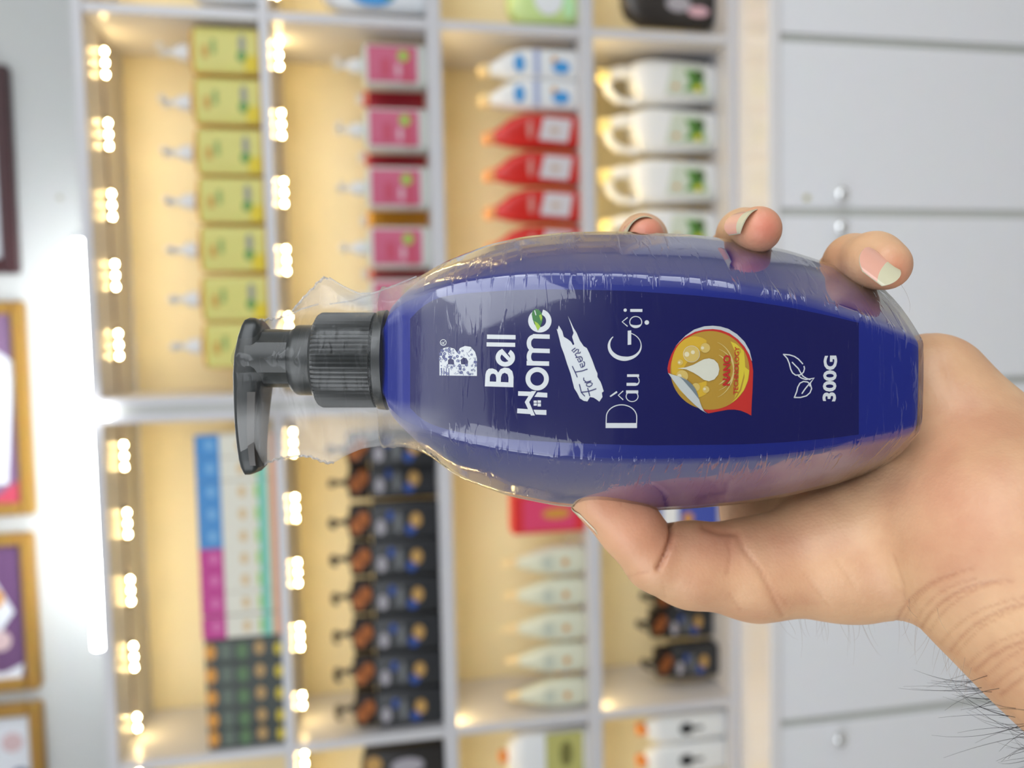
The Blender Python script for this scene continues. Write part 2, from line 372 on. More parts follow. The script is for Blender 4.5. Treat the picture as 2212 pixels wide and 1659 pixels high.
# white and blue bottles, red bottles (third shelf)
BLU = mm('label_blue', srgb(60, 150, 215), .45); REDP = mm('red_plastic', srgb(206, 34, 24), .3); LILAC = mm('label_lilac', srgb(165, 175, 210), .5)
def b_slant(w_, h_, bm, capm, lab, grp, blue):
    t = thing('shampoo_bottle', lab, 'bottle', group=grp); hw, hd = w_/2, .022
    MB().loft([sec(hw*.93, hd*.9, 0, 4), sec(hw, hd, .005, 4), sec(hw, hd, h_*.55, 4), sec(hw*.8, hd*.9, h_*.72, 3, cx=-hw*.12), sec(hw*.45, hd*.7, h_*.84, 2.5, cx=-hw*.3), sec(.012, .012, h_*.9, 2, cx=-hw*.38)]).build('body', bm, t)
    MB().loft([sec(.0135, .0135, h_*.89, 2, cx=-hw*.38), sec(.0135, .0135, h_*.97, 2, cx=-hw*.44), sec(.009, .009, h_, 2, cx=-hw*.48)]).build('cap', capm, t)
    y = -hd-.001
    if blue:
        blob(0, 'blue_emblem', -.1*hw, h_*.60, .55*hw, h_*.055, y, BLU, t); blob(0, 'lilac_band', 0, h_*.42, .8*hw, h_*.03, y, LILAC, t, True)
        blob(0, 'blue_scene', -.25*hw, h_*.17, .4*hw, h_*.09, y, BLU, t); blob(0, 'orange_mark', .2*hw, h_*.24, .2*hw, h_*.03, y-.0004, ORG, t)
    else:
        lb = flatpoly([(-hw*.72, h_*.12), (hw*.6, h_*.07), (hw*.72, h_*.37), (-hw*.6, h_*.43)], y, .0006).build('label', mm('silver_label', srgb(214, 206, 208), .4), t, smooth=False)
        blob(0, 'tan_mark', -.05*hw, h_*.26, .18*hw, h_*.05, y-.0009, mm('label_tan', srgb(200, 172, 150), .5), lb)
        blob(0, 'script_print', 0, h_*.52, .55*hw, h_*.03, y, mm('label_rosewhite', srgb(214, 140, 130), .5), t)
    return t
Y0 = .02; zz = ZS[3]+T/2+.0005; hh = at(1040, 300, Y0)[2]-zz
pr = None
for i, (a, b) in enumerate([(106, 166), (176, 230)]):
    c, wd, z = place(1200, a, b, Y0+.01*i); lab = ('white bottle with blue emblem nearest the divider on the third shelf', 'white bottle with blue emblem squeezed beside the first red bottle')[i]
    if pr is None: pr = b_slant(.062, hh, PLW, mm('cream_cap', srgb(240, 214, 160), .4), lab, 'white and blue bottles on the third shelf', 1); pr.location = (c, Y0+.024, z)
    else: dup(pr, (c, Y0+.03, z), lab)
pr = None
for i, (a, b) in enumerate([(240, 320), (322, 400), (404, 480), (484, 560), (564, 640)]):
    c, wd, z = place(1200, a, b, Y0); lab = f'red bottle with silver label on the third shelf, {ORD[i]} red one from the photo top'
    if pr is None: pr = b_slant(.068, hh*.97, REDP, mm('peach_cap', srgb(240, 170, 110), .4), lab, 'red bottles on the third shelf', 0); pr.location = (c, Y0+.024, z)
    else: dup(pr, (c, Y0+.024, z), lab, rz=-.03*(i % 2))

# white jugs with handle (lowest shelf)
GRN = mm('label_leaf_green', srgb(95, 160, 60), .45, noise=.4, nscale=60); DGR = mm('label_dark_green', srgb(60, 95, 35), .45)
def b_jug(w_, h_, lab):
    t = thing('handled_jug', lab, 'jug', group='white handled jugs on the lowest shelf'); hw, hd = w_/2, .03
    MB().loft([sec(hw*.80, hd*.85, 0, 4), sec(hw*.86, hd*.95, .006, 4), sec(hw*.96, hd, h_*.32, 4), sec(hw, hd, h_*.55, 4), sec(hw*.92, hd*.95, h_*.66, 3.5), sec(hw*.5, hd*.7, h_*.72, 3, cx=hw*.3)]).build('body', PLW, t)
    P = [(-hw*.72, 0, h_*.60), (-hw*.86, 0, h_*.70), (-hw*.80, 0, h_*.82), (-hw*.45, 0, h_*.91), (0, 0, h_*.93), (hw*.30, 0, h_*.90), (hw*.45, 0, h_*.80), (hw*.42, 0, h_*.68)]
    MB().tube(P, [.011, .0095, .009, .010, .012, .013, .014, .015], 12).build('handle', PLW, t)
    MB().lathe([(.015, h_*.90), (.016, h_*.93), (.016, h_*.985), (.013, h_)], (hw*.22, 0), 18).build('cap', mm('pale_yellow_cap', srgb(250, 235, 170), .35), t)
    y = -hd-.0012
    lb = flatpoly([(-hw*.74, h_*.06), (hw*.62, h_*.13), (hw*.70, h_*.40), (-hw*.66, h_*.46)], y, .0006).build('label', mm('label_offwhite', srgb(206, 214, 196), .45), t, smooth=False)
    flatpoly([(-hw*.5, h_*.12), (hw*.4, h_*.15), (hw*.45, h_*.29), (-hw*.1, h_*.24), (-hw*.45, h_*.30)], y-.0009, .0006).build('leaf_print', GRN, lb, smooth=False)
    blob(0, 'dark_leaf', .2*hw, h_*.17, .26*hw, h_*.05, y-.0016, DGR, lb); blob(0, 'orange_fruit', -.3*hw, h_*.37, .1*hw, h_*.025, y-.0016, ORG, lb); blob(0, 'yellow_fruit', -.35*hw, h_*.18, .14*hw, h_*.03, y-.0016, mm('label_strong_yellow', (0, 0, 0)), lb)
    return t
Y0 = .045; zz = ZS[4]+.012; hh = at(1300, 270, Y0)[2]-zz
pr = None
for i, (a, b) in enumerate([(125, 222), (226, 332), (338, 440), (446, 548), (556, 655)]):
    c, wd, z = place(1500, a, b, Y0); z = zz-.002
    lab = f'white handled jug with green leaf label on the lowest shelf, {ORD[i]} from the photo top'
    if pr is None: pr = b_jug(.094, hh, lab); pr.location = (c, Y0+.032, z)
    else: dup(pr, (c, Y0+.032, z), lab, rz=.04*(i-2)*.5)
o = MB().loft([sec(.045, .02, 0, 3), sec(.05, .022, .01, 3), sec(.048, .02, .09, 3), sec(.04, .012, .11, 3)]).build('pouch', mm('dark_grey_pouch', srgb(90, 92, 92), .45))
q = at(1480, 112, .13); o.location = (q[0]-.088, .14, zz+.001); tag(o, 'dark grey pouch behind the first white jug on the lowest shelf', 'pouch')

# toothpaste boxes
def b_paste(kind, w_, h_, lab):
    t = thing('toothpaste_box', lab, 'box', group={'blue': 'blue-ended toothpaste boxes', 'magenta': 'magenta-ended toothpaste boxes', 'black': 'black toothpaste boxes'}[kind])
    hw, hd = w_/2-.0006, .02
    base = {'blue': mm('box_white', srgb(226, 222, 206), .35), 'magenta': mm('box_white', (0, 0, 0)), 'black': mm('box_black', srgb(46, 54, 48), .35)}[kind]
    MB().box(-hw, hw, -hd, hd, 0, h_, bev=.0008).build('carton', base, t)
    y = -hd-.0002
    B_ = lambda n_, x0, x1, z0, z1, m_, dy=0: flatpoly([(x0*hw, z0*h_), (x1*hw, z0*h_), (x1*hw, z1*h_), (x0*hw, z1*h_)], y-dy, .0005).build(n_, m_, t, smooth=False)
    if kind != 'black':
        top = mm('box_blue', srgb(62, 140, 205), .4) if kind == 'blue' else mm('box_magenta', srgb(196, 40, 140), .4)
        B_('end_band', -1, 1, .70, 1, top)
        f = blob(0, 'band_highlight', .1*hw, h_*.82, .5*hw, h_*.05, y-.0007, mm('band_pale_blue', srgb(120, 178, 225), .4) if kind == 'blue' else mm('band_pink', srgb(220, 110, 175), .4), t)
        B_('teal_stripe', -1, 1, .12, .235, mm('box_teal', srgb(120, 200, 180), .4))
        B_('green_stripe', -.6, .6, .235, .28, mm('box_lime', srgb(170, 205, 70), .4), .0003)
        B_('orange_stripe', -1, 1, 0, .085, mm('box_orange', srgb(222, 150, 100), .4))
        blob(0, 'tooth_print', 0, h_*.44, .5*hw, h_*.05, y-.0007, mm('box_tan', srgb(222, 190, 140), .4), t)
    else:
        blob(0, 'orange_disc', 0, h_*.93, .72*hw, h_*.07, y, mm('box_amber', srgb(222, 150, 40), .4), t)
        B_('grey_print', -.7, .7, .66, .80, mm('box_slate', srgb(92, 106, 92), .4))
        blob(0, 'green_print', -.1*hw, h_*.52, .72*hw, h_*.075, y, mm('box_green', srgb(96, 132, 82), .4, noise=.5, nscale=60), t)
        blob(0, 'gold_disc', .1*hw, h_*.30, .62*hw, h_*.062, y, mm('box_gold', srgb(190, 150, 88), .4), t)
        blob(0, 'yellow_disc', -.1*hw, h_*.055, .55*hw, h_*.05, y, mm('label_strong_yellow', (0, 0, 0)), t)
    return t
Y0 = .012; zz = ZS[1]+T/2+.0005; hh = at(428, 1150, Y0)[2]-zz
pos = [(937, 985, 'blue'), (985, 1037, 'blue'), (1037, 1085, 'blue'), (1085, 1133, 'blue'), (1133, 1182, 'blue'), (1182, 1228, 'magenta'), (1228, 1275, 'magenta'), (1275, 1326, 'magenta'), (1326, 1376, 'magenta'),
       (1378, 1428, 'black'), (1428, 1477, 'black'), (1477, 1525, 'black'), (1525, 1573, 'black'), (1573, 1622, 'black')]
protos = {}; cnt = {}
for a, b, k in pos:
    c, wd, z = place(540, a, b, Y0); c = max(c, XD[2]+.0095+.0225); n_ = cnt.get(k, 0); cnt[k] = n_+1
    d_ = {'blue': 'white toothpaste box with blue end', 'magenta': 'white toothpaste box with magenta end', 'black': 'black toothpaste box with orange and gold discs'}[k]
    lab = f'{d_}, {ORD[n_]} of its colour from the photo top'
    if k not in protos: protos[k] = b_paste(k, .0447, hh*(1 if k != 'black' else .985), lab); protos[k].location = (c, Y0+.021, z)
    else: dup(protos[k], (c, Y0+.021, z), lab)

# black pump bottles
COPP = mm('painted_copper_reflection', srgb(176, 104, 58), .3, .6); BLK = mm('black_bottle_body', srgb(44, 45, 48), .38)  # copper tone stands in for warm reflections on the dark collar
def b_black(w_, h_, lab, grp='black pump bottles on the second shelf', hasoval=True):
    t = thing('pump_bottle', lab, 'bottle', group=grp); hw, hd = w_/2, .024
    bh = h_*.615
    MB().loft([sec(hw*.95, hd*.95, 0, 7), sec(hw, hd, .003, 7), sec(hw, hd, bh-.006, 7), sec(hw*.94, hd*.94, bh-.001, 6), sec(.018, .016, bh, 2.5), sec(.016, .016, bh+.003, 2)]).build('body', BLK, t)
    y = -hd-.0006
    if hasoval: blob(0, 'silver_oval', -.25*hw, bh*.86, .42*hw, bh*.07, y, mm('print_silver', srgb(170, 165, 172), .4), t)
    blob(0, 'blue_print', .35*hw, bh*.72, .28*hw, bh*.05, y, mm('print_royal', srgb(38, 74, 150), .4), t); blob(0, 'blue_print', -.45*hw, bh*.42, .3*hw, bh*.08, y, mm('print_royal', (0, 0, 0)), t)
    blob(0, 'grey_text', -.05*hw, bh*.60, .62*hw, bh*.055, y, mm('print_grey', srgb(112, 114, 116), .4), t); blob(0, 'gold_seal', .05*hw, bh*.34, .40*hw, bh*.085, y-.0007, mm('print_gold', srgb(196, 152, 84), .4), t)
    ch = h_*.205
    cl = MB().loft([sec(hw*.86, hd*.8, bh+.001, 4), sec(hw*.95, hd*.9, bh+.004, 4), sec(hw*.93, hd*.88, bh+ch*.9, 4), sec(hw*.6, hd*.6, bh+ch, 3)]).build('pump_collar', mm('dark_bronze', srgb(42, 32, 28), .3, .4), t)
    for q_, dz_ in ((-.12, .62), (.22, .34)): blob(0, 'painted_reflection', hw*q_, bh+ch*dz_, hw*.42, ch*.27, -hd*.9-.0006, COPP, cl)  # warm reflections painted as copper ovals on the collar front
    MB().lathe([(.010, bh+ch-.001), (.009, bh+ch+.006), (.005, bh+ch+.008), (.005, h_-.008)], n=12).build('pump_stem', PLB, t)
    hb = MB(); hb.loft([sec(.009, .009, h_-.012, 3, 12), sec(.009, .009, h_-.004, 3, 12), sec(.006, .006, h_, 3, 12)])
    hb.tube([(0, 0, h_-.007), (0, -.02, h_-.005), (0, -.036, h_-.009), (0, -.04, h_-.014)], [.006, .005, .0045, .004]); hb.build('pump_head', PLB, t)
    return t
Y0 = .015; zz = ZS[2]+T/2+.0005; hh = at(712, 1250, Y0)[2]-zz
pr = None
for i, (a, b) in enumerate([(928, 1008), (1008, 1086), (1088, 1164), (1166, 1245), (1247, 1328), (1330, 1409), (1411, 1490), (1492, 1570)]):
    c, wd, z = place(880, a, b, Y0); lab = f'black pump bottle with painted copper reflections on the second shelf, {ORD[i]} from the seam'
    if pr is None: pr = b_black(.0735, hh, lab); pr.location = (c, Y0+.026, z)
    else: dup(pr, (c, Y0+(.026 if i != 1 else .06), z), lab, rz=(.18 if i == 1 else 0))
Y0 = .05; zz = ZS[4]+.010; hh = at(1352, 1400, Y0)[2]-zz
for i, (a, b) in enumerate([(1180, 1250), (1252, 1322), (1324, 1392), (1396, 1470)]):
    c, wd, z = place(1500, a, b, Y0); o = dup(pr, (c, Y0+.026+(.03 if i == 2 else 0), zz), f'black pump bottle with painted copper reflections on the lowest shelf, {ORD[i]} from the thumb')
    o.scale = (.95, .95, .80); o['group'] = 'black pump bottles on the lowest shelf'
# white teardrop bottles
PALE = mm('pale_sage_bottle', srgb(222, 222, 198), .35)
def b_tear(w_, h_, lab):
    t = thing('shampoo_bottle', lab, 'bottle', group='pale teardrop bottles on the third shelf'); hw, hd = w_/2, .02
    MB().loft([sec(hw*.8, hd*.8, 0, 3), sec(hw*.95, hd*.95, .008, 3), sec(hw, hd, h_*.22, 2.6), sec(hw*.97, hd, h_*.42, 2.5), sec(hw*.72, hd*.85, h_*.62, 2.3), sec(hw*.42, hd*.6, h_*.78, 2), sec(hw*.3, hd*.5, h_*.84, 2)]).build('body', PALE, t)
    MB().loft([sec(hw*.32, hd*.52, h_*.835, 2), sec(hw*.30, hd*.48, h_*.9, 2), sec(hw*.18, hd*.3, h_, 2)]).build('cap', mm('cream_cap', (0, 0, 0)), t)
    blob(0, 'orange_mark', 0, h_*.25, .24*hw, h_*.04, -hd-.0006, ORG, t); blob(0, 'grey_print', 0, h_*.47, .5*hw, h_*.07, -hd-.0006, mm('print_sage', srgb(200, 204, 186), .5), t)
    return t
Y0 = .02; zz = ZS[3]+T/2+.0005; hh = at(1092, 1300, Y0)[2]-zz
pr = None
for i, (a, b) in enumerate([(1182, 1250), (1252, 1322), (1324, 1394), (1396, 1462), (1472, 1542)]):
    c, wd, z = place(1200, a, b, Y0); c = max(c, XD[2]+.0095+.033); lab = f'pale teardrop bottle with orange mark on the third shelf, {ORD[i]} from the red box'
    if pr is None: pr = b_tear(.064, hh, lab); pr.location = (c, Y0+.022, z)
    else: dup(pr, (c, Y0+.022, z), lab)
for i, (a, b) in enumerate([(1232, 1250), (1302, 1322), (1374, 1394), (1446, 1464)]):
    c, wd, z = place(1230, a, b, .12); o = thing('soap_bar_box', f'small orange box behind the pale teardrop bottles, {ORD[i]} gap from the red box', 'box', (c, .14, z), 'orange boxes behind the teardrop bottles')
    MB().box(-.02, .02, -.015, .015, 0, .04, bev=.001).build('carton', mm('box_dull_orange', srgb(214, 160, 100), .4), o)
    blob(0, 'pale_print', 0, .02, .012, .01, -.0152, mm('label_pale', (0, 0, 0)), o)
c, wd, z = place(1200, 1068, 1150, .02); t = thing('soap_box', 'red and pink box beside the pale teardrop bottles, under the blue bottle', 'box', (c, .045, z))
hb_ = at(1108, 1110, .02)[2]-z
MB().box(-wd/2, wd/2, -.025, .025, 0, hb_, bev=.001).build('carton', mm('box_red', srgb(222, 50, 52), .4), t)
blob(0, 'pink_panel', 0, hb_*.5, wd*.42, hb_*.36, -.0252, mm('box_hot_pink', srgb(226, 70, 110), .4), t, True); blob(0, 'gold_print', 0, hb_*.4, wd*.14, hb_*.2, -.026, ORG, t)
# something blue seen between thumb and palm
c, wd, z = place(1490, 1060, 1160, .05); t = thing('soap_carton', 'blue and white carton glimpsed between thumb and palm', 'box', (c, .08, ZS[4]+.010))
MB().box(-.06, .06, -.025, .025, 0, .135, bev=.001).build('carton', mm('box_cobalt', srgb(60, 80, 170), .4), t); blob(0, 'white_print', -.01, .11, .05, .018, -.0252, PLW, t, True)
blob(0, 'orange_mark', -.01, .07, .012, .012, -.026, ORG, t)
# items cut by the photo's top edge
def simple(nm, lab, cat, px, pya, pyb, Y, hpx, m_, e=4, hd=.025, cap=None, top=.7):
    c, wd, z = place(px, pya, pyb, Y)
    if shelf_of(px) == 4: z = ZS[4]+.010
    h = at(hpx, (pya+pyb)/2, Y)[2]-z; t = thing(nm, lab, cat, (c, Y+hd+.002, z)); hw = wd/2
    MB().loft([sec(hw*.93, hd*.9, 0, e), sec(hw, hd, .006, e), sec(hw, hd, h*.8, e), sec(hw*top, hd*.8, h*.95, e), sec(hw*top*.6, hd*.5, h, 3)]).build('body', m_, t)
    if cap: MB().lathe([(.013, h-.004), (.013, h+.015), (.010, h+.017)], n=14).build('cap', cap, t)
    return t, hw, h, hd
JW = mm('jug_white', (.80, .82, .84), .3)
for a, b, s_ in ((-100, 24, 'nearer the divider board'), (-235, -110, 'beyond the photo top edge')):
    t, hw, h, hd = simple('detergent_jug', f'white jug with blue label on the second shelf, {s_}', 'jug', 850, a, b, .03, 690, JW, cap=PLW)
    blob(0, 'blue_label', -hw*.45, h*.5, .4*hw, h*.22, -hd-.0006, BLU, t); blob(0, 'green_leaf', -hw*.4, h*.34, .2*hw, h*.05, -hd-.0014, GRN, t)
t, hw, h, hd = simple('cream_pouch', 'white pouch on the top shelf cut by the photo top edge', 'pouch', 500, -100, 4, .03, 400, JW)
blob(0, 'grey_print', 0, h*.5, hw*.5, h*.2, -hd-.0006, mm('print_grey', (0, 0, 0)), t)
t, hw, h, hd = simple('green_pouch', 'pale green pouch on the third shelf cut by the photo top edge', 'pouch', 1200, -60, 50, .02, 1100, mm('pouch_green', srgb(206, 228, 150), .35))
blob(0, 'white_panel', 0, h*.42, hw*.7, h*.22, -hd-.0006, PLW, t); blob(0, 'mint_end', -hw*.3, h*.12, hw*.5, h*.08, -hd-.0012, mm('pouch_mint', srgb(190, 235, 180), .4), t)
t, hw, h, hd = simple('black_pouch', 'black glossy pouch with grey emblem on the lowest shelf at the photo top edge', 'pouch', 1450, -70, 48, .05, 1352, mm('pouch_black', srgb(48, 44, 42), .3))
blob(0, 'grey_emblem', -hw*.3, h*.42, hw*.3, h*.14, -hd-.0006, mm('print_silver', (0, 0, 0)), t); blob(0, 'pale_print', -hw*.55, h*.2, hw*.2, h*.12, -hd-.0012, mm('label_pale', (0, 0, 0)), t)
# items cut by the photo's bottom edge
t, hw, h, hd = simple('black_box', 'black box with silver oval on the second shelf at the photo bottom edge', 'box', 880, 1622, 1740, .012, 780, mm('box_matt_black', srgb(40, 36, 34), .4), e=8, top=.98)
blob(0, 'silver_oval', hw*.45, h*.45, hw*.28, h*.2, -hd-.0006, mm('print_silver', (0, 0, 0)), t); blob(0, 'gold_print', hw*.6, h*.85, hw*.3, h*.1, -hd-.0006, mm('print_gold', (0, 0, 0)), t)
t, hw, h, hd = simple('lotion_bottle', 'white bottle with olive label and orange cap at the photo bottom edge', 'bottle', 1220, 1578, 1690, .02, 1100, PLW, cap=mm('orange_cap', srgb(230, 140, 60), .35))
blob(0, 'olive_label', 0, h*.30, hw*.92, h*.24, -hd-.0006, mm('label_olive', srgb(190, 186, 110), .4), t, True); blob(0, 'dark_leaves', hw*.1, h*.28, hw*.5, h*.08, -hd-.0014, mm('print_dark_olive', srgb(120, 116, 60), .4), t)
for i, (a, b) in enumerate([(1540, 1602), (1606, 1672)]):
    t, hw, h, hd = simple('refill_pouch', ('white pouch with black tree print just below the shelf divider', 'white pouch with black tree print cut by the photo bottom edge')[i], 'pouch', 1520, a, b, .02, 1400, mm('pouch_white', (.83, .84, .83), .35), hd=.02, cap=mm('orange_cap', (0, 0, 0)))
    t['group'] = 'white refill pouches with tree print'
    bk = mm('print_black', srgb(40, 40, 40), .5)
    f = flatpoly([(-.004, h*.30), (.004, h*.30), (.003, h*.42), (.012, h*.46), (.014, h*.54), (.004, h*.60), (-.006, h*.59), (-.013, h*.53), (-.011, h*.45), (-.003, h*.42)], -hd-.0006, .0006).build('tree_print', bk, t, smooth=False)
#@@ENDPRODUCTS
#@@HERO
# ---------------------------------------------------------------- the held bottle
D0 = .21; S = D0/F
CAMI = Matrix([[M[0][i], M[1][i], M[2][i], CAM[i]] for i in range(3)] + [[0, 0, 0, 1]])   # (u, v, depth) -> world, a rigid turn
def P3(px, py, w=0.0):
    k = S*(1+w/D0); return ((px-1106)*k, (py-829.5)*k, w)
def hthing(name, label, cat, base, group=None):
    """Empty at its base, turned with the hand-held things' own frame"""
    t = thing(name, label, cat, group=group)
    t.matrix_world = CAMI @ Matrix.Translation((base[0], base[1], base[2]+D0)); t['_b'] = 0; del t['_b']
    return t
class HB(MB):
    base = (0, 0, 0)
    def build(s, *a, **k):
        b = s.base; s.v = [(p[0]-b[0], p[1]-b[1], p[2]-b[2]) for p in s.v]; return MB.build(s, *a, **k)
def interp(tab, x):
    xs = [t[0] for t in tab]; ys = [t[1] for t in tab]; return float(np.interp(x, xs, ys))
def smooth_tab(tab):
    xs = np.array([t[0] for t in tab], float); ys = np.array([t[1] for t in tab], float)
    X = np.arange(xs[0], xs[-1]+1, 4.0); Y = np.interp(X, xs, ys)
    k = np.ones(9)/9
    for _ in range(2):
        pad = np.concatenate([2*Y[0]-Y[4:0:-1], Y, 2*Y[-1]-Y[-2:-6:-1]]); Y = np.convolve(pad, k, 'valid')
    return list(zip(X, Y))
RU = smooth_tab([(828, 692), (850, 668), (870, 655), (925, 632), (1000, 611), (1100, 598), (1200, 594), (1350, 596), (1500, 604), (1600, 616), (1700, 634), (1800, 660), (1900, 692), (1960, 716), (2010, 742)])
RL = smooth_tab([(828, 866), (860, 903), (920, 929), (1000, 950), (1100, 970), (1200, 983), (1300, 990), (1400, 992), (1500, 991), (1600, 988), (1700, 981), (1800, 967), (1900, 950), (1960, 937), (2010, 918)])
OU = smooth_tab([(828, 694), (838, 680), (850, 660), (870, 637), (900, 609), (960, 573), (1050, 536), (1130, 517), (1230, 507), (1350, 506), (1500, 513), (1600, 526), (1700, 546), (1800, 578), (1880, 614), (1940, 648)])
OL = smooth_tab([(828, 868), (838, 884), (865, 920), (900, 952), (960, 1003), (1000, 1029), (1100, 1066), (1200, 1086), (1300, 1094), (1400, 1097), (1500, 1092), (1600, 1083), (1700, 1066), (1800, 1042), (1880, 1013), (1940, 985)])
LU = smooth_tab([(885, 690), (905, 665), (945, 642), (1000, 634), (1100, 627), (1200, 625), (1350, 628), (1500, 638), (1600, 648), (1700, 663), (1800, 684), (1856, 698)])
LL = smooth_tab([(885, 880), (905, 905), (945, 922), (1000, 936), (1100, 949), (1250, 958), (1400, 962), (1600, 960), (1700, 955), (1800, 946), (1856, 938)])
WC = .0265
def fcurve(px):                     # how far the front face lies behind the foremost plane
    px = max(px, 868)
    w = .010*max(0, (1380-px)/520)**2.2 + .003*max(0, (px-1450)/550)**2
    if px < 930: w += .006*((930-px)/100)**2
    return w
def face_w(px, py):
    c = 785; return fcurve(px) + .0016*((py-c)/190)**2
def body_ring(px, off=0.0):
    u = (px-1106)*S; k = (D0+WC)/D0; pxo = 1106+u/(S*k)
    pxo = max(pxo, 828); px = max(px, 794)
    uu = (px-1106)*S; pf = px
    for _ in range(4): pf = 1106+uu/(S*(1+fcurve(pf)/D0))
    px = pf
    ru, rl = interp(RU, px), interp(RL, px); fw = fcurve(px)
    wr = max(face_w(px, ru), face_w(px, rl))+.0007; L = []; kr = 1+wr/D0
    vru, vrl = (ru-829.5)*S*kr, (rl-829.5)*S*kr
    ou, ol = (interp(OU, pxo)-829.5)*S*k, (interp(OL, pxo)-829.5)*S*k
    ou = min(ou, vru-.0004); ol = max(ol, vrl+.0004)
    def P(v, w_): L.append((u, v, w_))
    # front half from upper outer ridge to lower outer ridge
    def side(vo, vr, sgn, rev):
        pts = []
        for t_ in (0, .04, .12, .3, .5, .7, .86, .95, 1.0):
            v = vo+(vr-vo)*t_; w_ = WC+(wr-WC)*t_
            bul = math.sin(math.pi*t_)*.0016
            if t_ < .12: v = vo+(vr-vo)*t_*.55
            pts.append((v+sgn*bul*.5, w_-bul*.4))
        return pts[::-1] if rev else pts
    up = side(ou, vru, -1, False); lo = side(ol, vrl, 1, True)
    for v, w_ in up: P(v, w_)
    rb = .0014
    def fl(t_):
        py = ru+(rl-ru)*t_; q = min(t_, 1-t_)/.075; return face_w(px, py)+(wr-face_w(px, py))*max(0, 1-q)**1.5
    for t_ in (.012, .03, .052, .075, .14): P(vru+(vrl-vru)*t_, fl(t_))
    for i in range(1, 10):
        t_ = .14+.72*i/10; py = 829.5+(vru+(vrl-vru)*t_)/S; P(vru+(vrl-vru)*t_, face_w(px, py))
    for t_ in (.86, .925, .948, .97, .988): P(vru+(vrl-vru)*t_, fl(t_))
    for v, w_ in lo: P(v, w_)
    # the back mirrors the front about the seam
    back = [(u, v, 2*WC-w_) for (_, v, w_) in L[1:-1]][::-1]
    ring = L+back
    if off:
        vc = sum(p[1] for p in ring)/len(ring)
        out = []
        for i, p in enumerate(ring):
            a = ring[i-1]; b = ring[(i+1) % len(ring)]; t_ = (b[1]-a[1], b[2]-a[2]); l = math.hypot(*t_) or 1
            nv, nw = t_[1]/l, -t_[0]/l
            out.append((u, p[1]+nv*off, p[2]+nw*off))
        # make sure the offset goes outward
        if sum((o_[1]-vc)**2 for o_ in out) < sum((p[1]-vc)**2 for p in ring):
            out = [(u, 2*p[1]-o_[1], 2*p[2]-o_[2]) for p, o_ in zip(ring, out)]
        return out
    return ring
def shrink(ring, k, u):
    vc = sum(p[1] for p in ring)/len(ring); wc_ = sum(p[2] for p in ring)/len(ring)
    return [(u, vc+(p[1]-vc)*k, wc_+(p[2]-wc_)*k) for p in ring]
BB = P3(2000, 830, WC); HB.base = BB
bottle = hthing('pump_bottle', 'blue shampoo bottle with black pump in clear shrink film, held in the hand', 'bottle', BB)
BLUE = mm('metallic_blue_plastic', srgb(10, 32, 132), .38, .0, coat=.12)
mb = HB(); rings = []
rings.append(shrink(body_ring(794), .76, (790-1106)*S))
for px_, k_ in ((796, .78), (806, .80), (810, .84), (815, .93)): rings.append(shrink(body_ring(px_), k_, (px_-1106)*S))
for px in [822, 829, 834, 840, 848, 858, 870, 884, 900] + list(range(920, 1980, 20)) + [1980, 1990]: rings.append(body_ring(px))
rings.append(shrink(body_ring(1996), .985, (1997-1106)*S)); rings.append(shrink(body_ring(1998), .95, (2001-1106)*S)); rings.append(shrink(body_ring(1998), .90, (2002-1106)*S))
mb.loft(rings); body = mb.build('body', BLUE, bottle, ang=28)
# label: a thin sheet following the front face
mb = HB(); NXl, NYl = 60, 16
for i in range(NXl+1):
    px = 886+(1855-886)*i/NXl; a, b = interp(LU, px), interp(LL, px)
    for j in range(NYl+1):
        py = a+(b-a)*j/NYl; mb.v.append(P3(px, py, face_w(px, py)-.00012))
for i in range(NXl):
    for j in range(NYl): q = i*(NYl+1)+j; mb.f.append((q, q+1, q+NYl+2, q+NYl+1)); mb.m.append(0)
LABM = mm('navy_label', srgb(15, 18, 90), .25)
label = mb.build('label', LABM, bottle)
# printing: polygons given in photo pixels of the label plane
INKS = {}
def ink(name, rgb): return mm('ink_'+name, srgb(*rgb), .4)
WHITE = ink('white', (232, 236, 238))
def prt(mbx, pts, lift=.00022, holes=()):
    loops = [pts]+list(holes); tri = tessellate_polygon([[Vector((p[0], p[1], 0)) for p in l] for l in loops])
    flat = [p for l in loops for p in l]
    v = []
    for (px, py) in flat: v.append(P3(px, py, face_w(px, py)-lift))
    mbx.add(v, [tuple(t) for t in tri])
def stroke(mbx, pts, wd, lift=.00022, round_=True):
    """constant or tapering pen stroke; pts and widths in px"""
    n = len(pts); ws = wd if isinstance(wd, (list, tuple)) else [wd]*n
    L, R_ = [], []
    for i, p in enumerate(pts):
        a = pts[max(i-1, 0)]; b = pts[min(i+1, n-1)]; d = (b[0]-a[0], b[1]-a[1]); l = math.hypot(*d) or 1
        nx, ny = -d[1]/l, d[0]/l; h = ws[i]/2; L.append((p[0]+nx*h, p[1]+ny*h)); R_.append((p[0]-nx*h, p[1]-ny*h))
    for i in range(n-1):
        v = []
        for (px, py) in (L[i], L[i+1], R_[i+1], R_[i]): v.append(P3(px, py, face_w(px, py)-lift))
        mbx.add(v, [(0, 1, 2, 3)])
    if round_:
        for p, w_ in ((pts[0], ws[0]), (pts[-1], ws[-1])): prt(mbx, ell(p[0], p[1], w_/2, w_/2, 10), lift)
def arc(cx, cy, rx, ry, a0, a1, n=24): return [(cx+rx*math.cos(math.radians(a0+(a1-a0)*i/n)), cy+ry*math.sin(math.radians(a0+(a1-a0)*i/n))) for i in range(n+1)]
